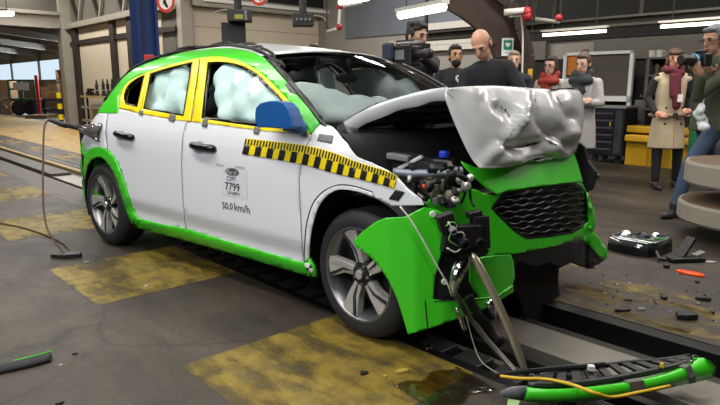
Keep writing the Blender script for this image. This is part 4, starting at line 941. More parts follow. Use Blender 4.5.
def pipe(pts, name, label, r, mats, joints=()):
    t = thing(name, label, 'pipe', pts[0]); q = [Vector(p) - Vector(pts[0]) for p in pts]
    MB().tube(q, r, 10).build('pipe_run', mats[0], t, smooth=True)
    for j in joints: MB().ell(Vector(j) - Vector(pts[0]), (r * 1.7,) * 3, 10, 6).build('pipe_joint', mats[1], t, smooth=True)
    MB().tube([q[-1], q[-1] + Vector((0, 0, 1.8))], .01, 5).build('hanger', MULL, t); MB().tube([q[0], q[0] + Vector((0, 0, 1.8))], .01, 5).build('hanger', MULL, t)
    return t
pipe([at(504, 12.5, 8.6), at(526, 10.5, 8.6)], 'vent_pipe', 'thick white pipe ending in a red collar beside the curved girder', .045, (WP, RP), (at(527, 12, 8.6), at(527.5, 16, 8.6)))
pipe([at(535, 19.2, 8.5), at(560, 22.5, 8.4)], 'vent_pipe', 'sloping grey pipe with a red end flange', .03, (RAILM, RP), (at(559, 18, 8.4),))
pipe([at(509, 17, 8.7), at(521, 16, 8.7), at(523, 34, 8.7), at(522, 84, 8.7), at(521, 120, 8.7)], 'drain_pipe', 'thin white pipe bending down the curved girder', .014, (WP, WP))
pipe([at(362, 2, 9), at(340, 6.5, 9), at(339, 28, 9), at(327, 32, 9)], 'sprinkler_pipe', 'white pipe with red elbows hung beside the gate', .03, (WP, RP), (at(340, 6.5, 9), at(339, 27, 9)))
# first-aid sign
sg = thing('first_aid_sign', 'white and green defibrillator sign with heart on the curved girder', 'sign', at(507.5, 47, 8.88), 0)
k = 8.9 / F
MB().box((-5.6 * k, -.01, -8.4 * k), (5.6 * k, .01, 8.4 * k)).build('sign_plate', M('sign_white', 'd5dbd6', .4), sg); MB().box((-4 * k, -.016, -2.6 * k), (4 * k, -.008, 6.4 * k)).build('green_field', M('sign_green', '1e7a5b', .4), sg)
hp_ = [(0, -1.6), (2.2, .6), (2.3, 2.0), (1.3, 3.0), (0, 2.2), (-1.3, 3.0), (-2.3, 2.0), (-2.2, .6)]
MB().prism([(a * k, (b + 1.2) * k) for a, b in hp_], (0, -.006, 0), (0, -.014, 0)).build('heart', MATS['sign_white'], sg)
MB().bar((-3 * k, -.013, -5.4 * k), (3 * k, -.013, -5.4 * k), .004, .008).build('print_line', MATS['sign_green'], sg)

# ---- blue post, round signs, black boxes near the roof
bp_ = at(150, 110, 9.4); bpo = thing('blue_post', 'tall dark blue steel post behind the car', 'post', (bp_.x, bp_.y, 0), TA)
BLUE = M('navy_paint', '1c3468', .5, .1, .12, 5)
MB().box((-.13, -.16, .02), (.13, -.12, 5.16)).box((-.13, .12, .02), (.13, .16, 5.16)).box((-.05, -.12, .02), (.05, .12, 5.16)).build('post_section', BLUE, bpo); MB().box((-.25, -.25, 0), (.25, .25, .02)).build('base_plate', BLUE, bpo)
MB().box((-.32, -.06, .02), (-.2, .06, 5.16)).build('dark_stanchion', MULL, bpo)
def round_sign(u, v, Y, rad, label):
    t = thing('round_sign', label, 'sign', at(u, v, Y), math.radians(-25), 'round red-rimmed signs')
    MB().lathe([(0, -.012), (rad, -.012), (rad, .012), (0, .012)], 32, 'y').build('sign_disc', M('sign_face', 'd9d6cd', .4), t)
    MB().lathe([(rad * .74, -.02), (rad * .98, -.02), (rad * .98, -.011), (rad * .74, -.011), (rad * .74, -.02)], 32, 'y').build('red_ring', M('sign_red', 'c23a2a', .4), t)
    MB().prism([(-.3 * rad, -.2 * rad), (-.1 * rad, .5 * rad), (.12 * rad, .45 * rad), (.0, -.0), (.25 * rad, -.55 * rad), (.1 * rad, -.6 * rad)], (0, -.006, 0), (0, -.012, 0)).build('black_figure', BTAPE, t)
    MB().tube([(0, .0, rad), (0, 0, rad + 2.2)], .008, 5).build('hanger', MULL, t)
round_sign(166.4, .5, 8.2, .155, 'round red-rimmed sign hung beside the blue post'); round_sign(259.5, -5.5, 8.2, .14, 'round red-rimmed sign hung above black control boxes')
bx_ = thing('hanging_control_box', 'black hanging control box with yellow label above black board', 'control box', at(236, 16, 8.0), math.radians(8))
k = 8.0 / F
MB().box((-8 * k, -.08, -5.5 * k), (15 * k, .12, 5.5 * k)).build('case', M('box_black', '151517', .5), bx_, bevel=.01); MB().box((-1 * k, -.09, -3.4 * k), (7 * k, -.078, .8 * k)).build('label_plate', M('olive_label', '8b8a24', .5), bx_)
for i in range(3): MB().lathe([(0, -.1), (.02, -.1), (.02, -.08)], 12, 'y', (9.5 * k + i * .0, 0, (-3 + 3 * i) * k)).build('dial', GRY, bx_)
MB().tube([(2 * k, 0, 5 * k), (2 * k, 0, 2.5)], .05, 8).build('suspension_arm', M('box_black', '151517', .5), bx_)
MB().tube(spl([(-6 * k, 0, 4 * k), (-10 * k, 0, 5.6 * k), (-18 * k, 0, 3.6 * k), (-21 * k, 0, 2 * k), (-19 * k, 0, 0)], 4), .012, 6).build('hook_wire', RAILM, bx_, smooth=True)
bd = thing('black_board', 'tall black board below the labelled control box', 'board', at(233.5, 30, 8.1), math.radians(8)); k = 8.1 / F
MB().box((-11.5 * k, 0, -46 * k), (11.5 * k, .05, 7 * k)).build('board_panel', M('board_black', '17181a', .6), bd, bevel=.01)
for q in (-9, 9): MB().box((q * k - .02, 0, -1.253 - 54.4 * k + .86 * 0 - .0), (q * k + .02, .05, -46 * k)).build('board_leg', MULL, bd)
bx2 = thing('hanging_control_box', 'black hanging control box beside the gate post', 'control box', at(303, 20, 8.4), math.radians(8)); k = 8.4 / F
MB().box((-10 * k, -.08, -6 * k), (10 * k, .12, 5.5 * k)).build('case', MATS['box_black'], bx2, bevel=.01); MB().tube([(0, 0, 5 * k), (0, 0, 2.5)], .05, 8).build('suspension_arm', MATS['box_black'], bx2)
for i in range(4): MB().lathe([(0, -.1), (.018, -.1), (.018, -.08)], 12, 'y', ((-6 + 4 * i) * k, 0, 0)).build('dial', GRY, bx2)
MB().tube(spl([(8 * k, 0, 4 * k), (14 * k, 0, 4 * k), (20 * k, 0, 2 * k), (22 * k, 0, -1 * k)], 4), .01, 6).build('hook_wire', RAILM, bx2, smooth=True)
# ================================================================== things standing about the hall
def tpos(P): return (CT * P.x + ST * P.y, -ST * P.x + CT * P.y)
# ---- back hall: striped bollard, cart, boxes, table
bo = gp(72.5, 125); bt = thing('striped_bollard', 'yellow and black striped bollard before the concrete column', 'bollard', (bo.x - .35, bo.y, 0)); k = bo.y / F
for i in range(6): MB().lathe([(0, i * .17), (.075, i * .17), (.075, i * .17 + .17), (0, i * .17 + .17)], 18).build('stripe_band', YTAPE if i % 2 else BTAPE, bt)
MB().lathe([(0, -.0), (.12, 0), (.12, .015), (0, .015)], 18).build('base_plate', MULL, bt)
def bxs(name, label, cat, u0, v0, u1, v1, Yb, depth, mat, parts=None, group=None):
    P = gp(u0, v1) if Yb is None else at(u0, v1, Yb); Y = P.y if Yb is None else Yb
    A, B = at(u0, v1, Y), at(u1, v0, Y); z0 = 0 if Yb is None else max(0, A.z)
    t = thing(name, label, cat, ((A.x + B.x) / 2, Y, z0), 0, group); w = (B.x - A.x) / 2; h = B.z - z0
    return t, w, h
CARD = M('cardboard', '8a6a45', .85, 0, .15, 4); CARD2 = M('brown_board', '7a5a3a', .85, 0, .2, 4)
def crate(u0, v0, u1, v1, Y, label, mat, z0=None, cat='box'):
    A, B = at(u0, v1, Y), at(u1, v0, Y); zb = A.z if z0 is None else z0; w = (B.x - A.x); h = B.z - zb
    t = thing('storage_box', label, cat, ((A.x + B.x) / 2, Y, zb)); MB().box((-w / 2, 0, 0), (w / 2, w * .7, h)).build('box_body', mat, t, bevel=.01)
    MB().box((-w / 2 - .005, -.006, h * .45), (w / 2 + .005, 0, h * .5)).build('tape_band', M('packing_tape', 'a58a60', .6), t); MB().box((-w / 2, -.004, h - .02), (w / 2, w * .7, h + .008)).build('box_lid', mat, t); return t, zb + h
YB = 25.0
tbk = thing('work_table', 'dark blue steel table in the back hall', 'table', (at(50, 100, YB).x, YB, 0)); kk = YB / F
hz = at(50, 99, YB).z
MB().box((-.72, 0, hz - .07), (.72, .8, hz)).build('table_top', M('dark_blue_steel', '22304a', .5, .2), tbk)
for sx in (-.66, .66):
    for sy in (.05, .75): MB().box((sx - .04, sy - .04, 0), (sx + .04, sy + .04, hz - .07)).build('leg', MATS['dark_blue_steel'], tbk)
MB().box((-.66, .1, .25), (.66, .7, .3)).build('lower_shelf', MATS['dark_blue_steel'], tbk)
for a in ((41.5, 87, 48.4, 98.8, 'brown carton on the blue table beside the red upright', CARD), (49.3, 84, 57, 98.8, 'tall brown carton on the blue table', CARD2)):
    crate(*a[:4], YB + .1, a[4], a[5], hz + .001)
crate(51, 104, 56, 116, YB - .3 + .5, 'small tan carton under the blue table', CARD, .301)
crate(57, 70, 63.5, 90, YB + 1.2, 'dark brown stacked carton beside the concrete column', CARD2, None)[0]
for o in [x for x in bpy.data.objects if x.name.startswith('storage_box') and 'stacked carton' in x.get('label', '')]:
    lg2 = o.location.z; o.location.z = 0
    for ch in o.children:
        if ch.name.startswith('box_body'):
            for v in ch.data.vertices:
                if v.co.z > .1: v.co.z += lg2
        else: ch.location.z = lg2
rp = thing('red_upright', 'red steel rack upright in the back hall', 'rack post', (at(38, 95, YB - .6).x, YB - .6, 0))
hr = at(38, 75, YB - .6).z
MB().box((-.06, -.04, 0), (-.03, .04, hr)).box((.03, -.04, 0), (.06, .04, hr)).build('post_flange', M('rack_red', 'a3342a', .5), rp); MB().box((-.03, -.02, 0), (.03, .02, hr - .02)).build('post_web', MATS['rack_red'], rp); MB().box((-.12, -.12, 0), (.12, .12, .02)).build('foot', MATS['rack_red'], rp)
gc = thing('green_cart', 'green open-frame trailer cart on black wheels', 'cart', (at(23, 100, YB + .6).x, YB + .6, 0)); GC = M('cart_green', '2f4a34', .6, .1, .2)
zt, zb_ = at(23, 80, YB + .6).z, at(23, 100, YB + .6).z; wv = 12.5 * (YB + .6) / F
for sx in (-wv, 0, wv): MB().box((sx - .04, -.04, zb_), (sx + .04, .04, zt)).build('frame_post', GC, gc)
for z_ in (zb_, (zb_ + zt) / 2, zt - .05): MB().box((-wv, -.04, z_), (wv, .04, z_ + .07)).build('frame_rail', GC, gc)
MB().box((-wv, 0, zb_ - .06), (wv, 1.2, zb_)).build('cart_bed', GC, gc); MB().box((-wv * .6, -.06, zt - .42), (wv * .6, -.045, zt - .1)).build('pale_sheet', M('pale_sheet', '9c988c', .7), gc)
for sx in (-wv * .5, wv * .45):
    MB().lathe([(0, -.08), (.26, -.08), (.3, -.05), (.3, .05), (.26, .08), (0, .08)], 20, 'y', (sx, .1, .3)).build('cart_wheel', RUBBER, gc); MB().box((sx - .03, .05, .3), (sx + .03, .15, zb_ - .05)).build('axle_bracket', GC, gc)
for i, (u0, u1, lab) in enumerate(((-8, 2, 'dark bicycle-like frame beside the green cart'),)):
    P = at(0, 105, YB + 1.5); t = thing('equipment_frame', 'dark equipment frame with wheels left of the green cart', 'equipment', (P.x, P.y, 0))
    for sx in (-.5, .3): MB().tube([Vector((sx + .3 * math.cos(a), 0, .31 + .3 * math.sin(a))) for a in [2 * PI * j / 18 for j in range(19)]], .025, 6, False).build('frame_wheel', MULL, t)
    MB().tube([(-.5, 0, .31), (-.1, 0, .8), (.3, 0, .31), (-.5, 0, .31)], .03, 6).build('frame_tube', M('frame_navy', '27304a', .5), t); MB().box((-.2, -.1, .75), (.1, .1, .85)).build('frame_seat', DARK, t)
crate(-12, 80, 8, 97, YB + 2.2, 'wide tan carton standing behind the equipment frame', CARD, 0)
pl2 = thing('wooden_pallet', 'dark wooden pallet under the table edge', 'pallet', (at(35, 116, YB - 1.9).x, YB - 1.9, 0))
for i in range(4): MB().box((-.45, i * .22, .1), (.45, i * .22 + .15, .13)).build('plank', CARD2, pl2)
for sx in (-.4, 0, .35): MB().box((sx, 0, 0), (sx + .08, .81, .1)).build('bearer', CARD2, pl2)
# ---- tool shelf on the pale wall
SHL = LW - .36; s0_ = onl(80, 95, SHL)[0]; s1_ = onl(118, 95, SHL)[0]; zsh = onl(100, 96, SHL)[1]
ts_ = tthing('tool_shelf', 'two-board steel shelf against the pale wall panels', 'shelf', (s0_ + s1_) / 2, SHL)
wS = (s1_ - s0_) / 2
for z_, mt in ((zsh, M('shelf_yellow', '9c8a55', .6)), (zsh - .32, RAILM), (zsh - .7, RAILM)): MB().box((-wS, 0, z_ - .06), (wS, .22, z_)).build('shelf_board', mt, ts_)
for sx in (-wS, 0, wS): MB().box((sx - .025, .17, 0), (sx + .025, .22, zsh + .1)).build('shelf_upright', MULL, ts_)
for i, u in enumerate((97, 103.5, 108, 112.5)):
    s_ = onl(u, 90, SHL + .1)[0]; hh = (onl(u, 79, SHL + .1)[1] - zsh) * (1 if i else .95)
    t = tthing('steel_spindle', 'pointed steel spindle standing on the tool shelf', 'tool', s_, SHL + .1, zsh + .001, 'steel spindles on the tool shelf')
    MB().lathe([(0, 0), (.07, 0), (.07, .05), (.045, .07), (.04, hh * .6), (.055, hh * .66), (.03, hh * .72), (.015, hh), (0, hh)], 14).build('spindle_body', DSTEEL, t, smooth=False); MB().lathe([(.041, hh * .3), (.06, hh * .31), (.06, hh * .36), (.041, hh * .37)], 14).build('spindle_collar', RAILM, t)
t = tthing('machine_vice', 'small dark vice on the end of the tool shelf', 'vice', onl(91, 93, SHL + .1)[0], SHL + .1, zsh + .001)
MB().box((-.2, -.06, 0), (.2, .06, .06)).build('vice_base', DSTEEL, t); MB().box((-.16, -.06, .06), (-.05, .06, .2)).build('jaw', DSTEEL, t); MB().box((.02, -.06, .06), (.12, .06, .2)).build('jaw', DSTEEL, t); MB().tube([(.12, 0, .12), (.26, 0, .12)], .02, 6).build('screw', RAILM, t)
# ---- right bay: tool cabinet, board in white frame, yellow plinth, shelves
LCB = 9.6
def s_of(u, l, v=120): return onl(u, v, l)[0]
sA, sB = s_of(591, LCB), s_of(624, LCB); cabh = onl(607, 108, LCB)[1]
cb = tthing('tool_cabinet', 'dark blue-grey roller cabinet with drawers below the framed board', 'cabinet', (sA + sB) / 2, LCB); w = (sB - sA) / 2; NV = M('cabinet_navy', '23272f', .45, .2, .15)
MB().box((-w, 0, .12), (w, .5, cabh)).build('cabinet_body', NV, cb, bevel=.01); MB().box((-w - .02, -.02, cabh), (w + .02, .52, cabh + .03)).build('worktop', M('worktop_grey', '9a9c9c', .5), cb)
nd = 6
for i in range(nd):
    z0 = .16 + i * (cabh - .2) / nd; d = MB().box((-w + .03, -.02, z0), (w * .45, 0, z0 + (cabh - .2) / nd - .02)).build('drawer', NV, cb); MB().box((-w + .06, -.04, z0 + (cabh - .2) / nd - .06), (w * .4, -.02, z0 + (cabh - .2) / nd - .035)).build('handle', M('handle_grey', '5c6066', .4, .5), d)
dr = MB().box((w * .5, -.02, .16), (w - .02, 0, cabh - .03)).build('door', M('door_grey', '3a3e45', .45, .2), cb); MB().box((w * .54, -.04, cabh * .5), (w * .58, -.02, cabh * .65)).build('handle', MATS['handle_grey'], dr); MB().box((w * .2, -.025, cabh * .68), (w * .26, -.02, cabh * .75)).build('yellow_sticker', YTAPE, cb)
for sx in (-w + .08, w - .08):
    for sy in (.08, .42): MB().lathe([(0, -.02), (.055, -.02), (.055, .02), (0, .02)], 14, 'y', (sx, sy, .056)).build('caster', RUBBER, cb)
# bench with the framed board
LBB = 10.25; sA, sB = s_of(563, LBB, 75), s_of(632.5, LBB, 75); z1 = onl(600, 51.5, LBB)[1]; z0 = onl(600, 101, LBB)[1]
fb = tthing('framed_board', 'dark translucent board in white steel frame on legs', 'board', (sA + sB) / 2, LBB); w = (sB - sA) / 2; FRW = M('frame_white', 'c6c8c6', .45)
MB().box((-w + .05, .01, z0 + .05), (w - .05, .03, z1 - .05)).build('board_pane', M('smoked_pane', '4a463f', .35, 0, .25, 2), fb)
for a, b in (((-w, -.02, z0), (w, .05, z0 + .09)), ((-w, -.02, z1 - .05), (w, .05, z1)), ((-w, -.02, z0), (-w + .06, .05, z1)), ((w - .06, -.02, z0), (w, .05, z1))): MB().box(a, b).build('frame_bar', FRW, fb)
for sx in (-w + .03, w - .03): MB().box((sx - .03, 0, 0), (sx + .03, .05, z0)).build('board_leg', FRW, fb)
MB().box((-w + .06, .0, z0 + .45), (-w + .42, .012, z1 - .06)).build('orange_panel', M('orange_sheet', 'b06a20', .5), fb)
# grey bench beside it and black crate
sA, sB = s_of(634, LBB, 110), s_of(645, LBB, 110)
t = tthing('grey_bench', 'grey steel bench block with black bag on top', 'bench', (sA + sB) / 2, LBB); w = (sB - sA) / 2; zt = onl(638, 100, LBB)[1]
MB().box((-w, 0, .05), (w, .28, zt)).build('bench_body', M('bench_grey', '55534f', .6), t, bevel=.01); MB().box((-w, .02, 0), (w, .26, .05)).build('plinth', MULL, t); MB().ell((0, .15, zt + .05), (w * .8, .14, .07)).build('black_bag', DARK, t, smooth=True)
# yellow plinth (two beams on a base)
LY = 9.65; sA, sB = s_of(624.5, LY, 150), s_of(690, LY, 150)
yp = tthing('yellow_barrier', 'yellow steel kerb barrier of two stacked beams behind woman in beige coat', 'barrier', (sA + sB) / 2, LY); w = (sB - sA) / 2; YS = M('yellow_steel', 'd0a21c', .5, .1, .15, 6); zq = [onl(640, v, LY)[1] for v in (126, 133, 135, 142)]
MB().box((-w, .0, zq[1]), (w, .3, zq[0])).build('beam', YS, yp, bevel=.02); MB().box((-w, -.05, zq[3]), (w, .3, zq[2])).build('beam', YS, yp, bevel=.02)
for sx in (-w + .3, -w * .2, w * .3, w - .3): MB().box((sx - .3, .04, 0), (sx + .3, .26, zq[3] + .02)).build('foot_block', YS, yp); MB().box((sx - .06, .1, zq[3]), (sx + .06, .2, zq[1] + .02)).build('spacer', MULL, yp)
# shelving unit with pots
LS = 10.15; sA, sB = s_of(647, LS, 75), s_of(668, LS, 75); sh_u = tthing('storage_shelves', 'open dark metal shelves crowded with small parts', 'shelf', (sA + sB) / 2, LS); w = (sB - sA) / 2; zt = onl(655, 57, LS)[1]
for sx in (-w, w): MB().box((sx - .025, 0, 0), (sx + .025, .4, zt)).build('side_panel', M('shelf_grey', '4a4741', .6), sh_u)
lev = [.35, .62, .88, 1.14, 1.42, zt]
for z_ in lev: MB().box((-w, 0, z_ - .03), (w, .4, z_)).build('shelf_board', MATS['shelf_grey'], sh_u)
MB().box((-w, .38, 0), (w, .4, zt)).build('back_panel', DKW, sh_u)
rs = random.Random(5)
PM = [M('pot_dark', '2d2c2a', .5), M('pot_grey', '7c7a74', .5), M('pot_pale', 'a9a69c', .5), M('pot_brown', '5a4634', .6)]
for li, z_ in enumerate(lev[1:-1]):
    for i in range(3):
        x = -w + .09 + i * (2 * w - .18) / 2.0; r = .038 + .008 * rs.random(); hh = .08 + .09 * rs.random()
        c = tthing('parts_pot', ('dark', 'grey', 'pale', 'brown')[(li + i) % 4] + ' parts pot on the ' + ('lowest', 'second lowest', 'middle', 'highest')[li] + ' board of the storage shelves', 'pot', *(lambda P: tpos(P))(T((sA + sB) / 2 + x, LS + .16)), z_ + .001, 'pots on the storage shelves')
        MB().lathe([(0, 0), (r, 0), (r * 1.05, hh * .9), (r * .8, hh), (0, hh)], 12).build('pot_body', PM[(li + i) % 4], c); MB().lathe([(0, hh), (r * .6, hh), (r * .6, hh + .015), (0, hh + .015)], 12).build('lid', PM[(li + i + 1) % 4], c)
for i, u in enumerate((652.5, 660)):
    c = tthing('white_mug', 'white mug on top of the storage shelves', 'mug', s_of(u, LS + .1, 55), LS + .1, zt + .001, 'mugs on the storage shelves')
    MB().lathe([(0, 0), (.05, 0), (.055, .11), (.05, .11), (.045, .01), (0, .01)], 16).build('mug_body', M('mug_white', 'b8b4a8', .4), c, smooth=False); MB().tube([Vector((.05 + .035 * math.sin(a), 0, .055 + .035 * math.cos(a))) for a in [PI * j / 8 for j in range(9)]], .007, 6).build('mug_handle', MATS['mug_white'], c)
gb = tthing('green_bin', 'green plastic bin behind the photographer', 'bin', s_of(704, 9.4, 100), 9.4); zb2 = onl(703, 97, 9.4)[1]
MB().stack([(0, 0, 0, .13, .13), (0, 0, zb2 * .97, .16, .16)], 20).build('bin_body', M('bin_green', '1f6a44', .5), gb); MB().stack([(0, 0, zb2 * .97, .18, .18), (0, 0, zb2, .18, .18)], 20).build('bin_lid', MATS['bin_green'], gb)
# yellow tools hung at the girder foot
th = thing('hung_tool', 'yellow spirit level hanging beside the drain pipe', 'tool', at(530, 80, 8.5)); MB().box((-.03, 0, -.28), (.03, .03, .15)).build('tool_body', YS, th, bevel=.006); MB().tube([(0, .015, .15), (0, .015, 1.2)], .006, 5).build('hanger', MULL, th)
# aluminium ladder leaning near the T-shirt man
la = thing('step_ladder', 'folded aluminium ladder standing beside the bearded man', 'ladder', (at(443, 90, 8.6).x, 8.6, 0), .1); zl = at(443, 66, 8.6).z
for sx in (-.14, .14): MB().bar((sx, 0, 0), (sx * .55 + .05, .25, zl), .05, .03).build('rail', ALLOY, la)
for i in range(7): MB().bar((-.13 + .011 * i, .02 + .033 * i, .2 + .22 * i), (.13 - .002 * i, .02 + .033 * i, .2 + .22 * i), .03, .03).build('rung', ALLOY, la)

# ================================================================== on the floor
# round concrete slabs at the right edge
cs = at(757, 222, 4.8); CON = M('slab_concrete', '8a8579', .85, 0, .2, 5, .3); RST = M('slab_top', '5b4a38', .85, 0, .2, 4, .2)
rc = thing('concrete_steps', 'two round concrete slabs stacked on a short stem', 'steps', (cs.x, cs.y, 0))
R_ = abs(at(677.5, 212, cs.y).x - cs.x) - .07
def slab(z0, z1, r, dx, name):
    o = MB().lathe([(0, z0), (r * .97, z0), (r, z0 + .02), (r, z1 - .02), (r * .98, z1), (r * .95, z1)], 40).build(name, CON, rc); o.location.x = dx
    q = MB().lathe([(r * .955, z1 + .001), (0, z1 + .001)], 40).build('slab_top', RST, o); return o
slab(.15, .31, R_, 0, 'slab'); slab(.455, .64, R_ * .97, .01, 'slab'); MB().lathe([(0, 0), (.2, 0), (.2, .455), (0, .455)], 20).build('stem', CON, rc).location.x = .25
# broken headlamp
hl = gp(640, 257); ht = thing('broken_headlamp', 'broken clear headlamp unit lying on the floor', 'headlamp', (hl.x + .07, hl.y + .13, 0), math.radians(-10)); k = hl.y / F
outl = [(-33, 3), (-30, 9), (-22, 13), (-6, 14), (14, 12), (33, 8.5), (34, 6), (26, 0), (12, -8), (0, -11), (-14, -7), (-26, -2)]
sc = lambda q, a=1.0: [(x * k * a, y * k * 2.0 * a) for x, y in q]
MB().prism(sc(outl), (0, 0, .06), (0, 0, 0), (1, 0, 0), (0, 1, 0)).build('housing', M('lamp_black', '1a1b1d', .3, .2, .2), ht, bevel=.005)
MB().prism(sc(outl, .9), (0, 0, .05), (0, 0, .06), (1, 0, 0), (0, 1, 0)).build('reflector', M('reflector_chrome', 'a3a8ac', .3, .6, .5, 22), ht, bevel=.006)
m = MB(); pts = [sc(outl, a) for a in (1.0, .93, .7, .4)]
m.grid([[Vector((x, y, z)) for x, y in p + p[:1]] for p, z in zip(pts, (.06, .105, .118, .122))]); m.build('lens', glass('lamp_lens', 'dfe8ea', .18, .04, .95), ht, smooth=True)
for x, y, r in ((-14, 6, .05), (2, 3, .055), (15, 4, .035)): MB().lathe([(0, 0), (r, 0), (r, .03), (r * .6, .06), (0, .065)], 16, 'z', (x * k, y * k * 2, .085)).build('projector', CHROME if r < .052 else M('projector_dark', '34393e', .15, .7), ht, smooth=True)
MB().bar((-26 * k, 12 * k, .115), (30 * k, 8 * k * 2, .115), .014, .012).build('light_guide', CHROME, ht); MB().bar((-6 * k, -12 * k, .112), (20 * k, -2 * k, .112), .016, .01).build('green_tape', GREEN, ht); MB().tube([(8 * k, -.16, .05), (7 * k, -.26, .02), (14 * k, -.24, .015)], .012, 6).build('mounting_tab', DARK, ht)
# shards and clips scattered around
def shard(u, v, w, d, h, mat, label, rot, name='debris', cat='debris', group=None, seed=0, z0=0.0):
    rs = random.Random(seed + int(u * 7)); P = gp(u, v); w *= .8; d *= .8; h *= .65; t = tag(None or MB().prism([(-w / 2, -d / 2), (-w * .1, -d * .62), (w * .42, -d * .4), (w / 2, d * rs.uniform(.0, .3)), (w * .15, d / 2), (-w * .38, d * rs.uniform(.2, .5))], (0, 0, h), (0, 0, 0), (1, 0, 0), (0, 1, 0)).build(name, mat, bevel=min(.006, h * .3)), label, cat, group)
    t.location = (P.x, P.y, z0 + .001); t.rotation_euler = (0, 0, rot); return t
bl_ = thing('bracket_piece', 'bent black plastic bracket beside the broken headlamp', 'bracket', gp(687, 261.5), .1)
MB().box((-.14, -.04, 0), (.12, .05, .035)).build('bracket_foot', DARK, bl_, bevel=.01); MB().bar((-.05, .02, .03), (.06, .06, .16), .07, .025).build('bracket_arm', DARK, bl_); MB().bar((.05, 0, .04), (.13, .02, .06), .05, .02).build('bracket_lip', GRY, bl_)
o = MB().stack([(0, 0, 0, .085, .028), (0, 0, .012, .09, .03), (0, 0, .02, .07, .02)], 18).build('side_reflector', M('orange_reflector', 'f0500f', .25, 0, .08, 30)); tag(o, 'orange side reflector lying on the sandy floor', 'reflector'); o.location = gp(690, 274.5) + Vector((0, 0, .001)); o.rotation_euler = (0, 0, math.radians(-42))
for a in ((666, 267.5, .06, .05, .035, 'black clip beside the orange reflector', .3), (697, 282.5, .04, .03, .02, 'tiny black clip below the orange reflector', .6), (622, 311, .13, .045, .025, 'flat black shard near the track edge', .05), (641, 309.5, .07, .04, .012, 'pale shard beside the flat black shard', .2), (686, 318, .15, .09, .05, 'thick black shard near the track edge', -.1), (664, 299, .05, .04, .03, 'black cube of plastic on worn yellow paint', .4), (703, 300, .11, .04, .03, 'forked black shard on worn yellow paint', -.5), (628, 300.5, .06, .03, .015, 'narrow black shard behind the flat black shard', -.2), (590, 268, .09, .04, .02, 'torn metal scrap near the bumper end', .1), (709, 262, .12, .04, .006, 'white paper scrap beside the concrete slabs', -.1), (712, 313, .03, .03, .02, 'small black crumb by the thick black shard', 0)):
    w_ = 'white paper' in a[5]; shard(*a[:5], (M('paper', 'a9a9a4', .6) if w_ else (GRY if 'pale' in a[5] or 'metal' in a[5] else DARK)), a[5], a[6], group=None)
rs = random.Random(11); spots_ = []
for i in range(46):
    u, v = rs.uniform(590, 716), rs.uniform(272, 322)
    if v > 300 + (u - 570) * .26: continue
    spots_.append((u, v))
for u, v in spots_: shard(u, v, rs.uniform(.012, .035), rs.uniform(.008, .02), rs.uniform(.004, .012), rs.choice([DARK, DARK, GRY, M('clear_chip', '9aa0a4', .2)]), 'tiny plastic crumb scattered near the track edge', rs.uniform(0, 3), 'plastic_crumb', 'debris', 'crumbs near the track edge', i)
# left foreground: rubber strip, stones, paper
ru = thing('rubber_strip', 'black curved trim strip with green edge lying on the floor', 'trim strip', gp(14, 368), math.radians(24))
q = spl([(-.22, -.02, 0), (-.08, -.015, 0), (.05, .0, 0), (.15, .03, 0)], 5)
m = MB(); m.grid([[p + Vector((0, -.035, .0)) for p in q], [p + Vector((0, -.03, .02)) for p in q], [p + Vector((0, .01, .03)) for p in q], [p + Vector((0, .03, .002)) for p in q]]); m.build('strip_body', RUBBER, ru, smooth=True).modifiers.new('t', 'SOLIDIFY').thickness = .004
MB().tube([p + Vector((0, .022, .03)) for p in q[8:]], .004, 5).build('green_edge', GREEN, ru)
for a in ((75, 354, .035, .02, .01, DARK, 'black chip on bare concrete in the foreground'), (61, 365, .02, .012, .004, M('paper', 'a9a9a4', .6), 'white paper chip on bare concrete'), (60, 403, .04, .03, .012, DARK, 'dark lump on the foreground concrete'), (146.5, 286.5, .035, .03, .012, M('paper', 'a9a9a4', .6), 'crumpled white paper on the yellow block'), (87, 262, .06, .035, .008, GRY, 'grey scrap beside the yellow block'), (364, 374, .05, .03, .015, DARK, 'dark stone on the near yellow block'), (385, 377, .02, .02, .01, M('yellow_chip', 'a08a3a', .7), 'yellow paint chip by the track'), (402, 372.5, .09, .035, .02, M('yellow_chip', 'a08a3a', .7), 'broken yellow plaster piece by the track'), (428, 349, .05, .05, .03, CHROME, 'shiny scrap beside the front tyre')): shard(a[0], a[1], a[2], a[3], a[4], a[5], a[6], .3)
# clear plastic film by the track
pf = gp(445, 388); m = MB(); rows = []
for i in range(9):
    rows.append([Vector(((j - 6) * .028, (i - 4) * .03 + .02 * math.sin(j), .004 + .03 * abs(mnoise.noise(Vector((i * .5, j * .45, 1)))) * (1 if 0 < i < 8 and 0 < j < 12 else 0))) for j in range(13)])
o = m.grid(rows).build('plastic_film', glass('clear_film', 'd8d2bc', .06, .12, .95), smooth=True); tag(o, 'crumpled clear plastic film by the sunken track', 'plastic film'); o.location = pf + Vector((0, 0, .002)); o.rotation_euler = (0, 0, .6)
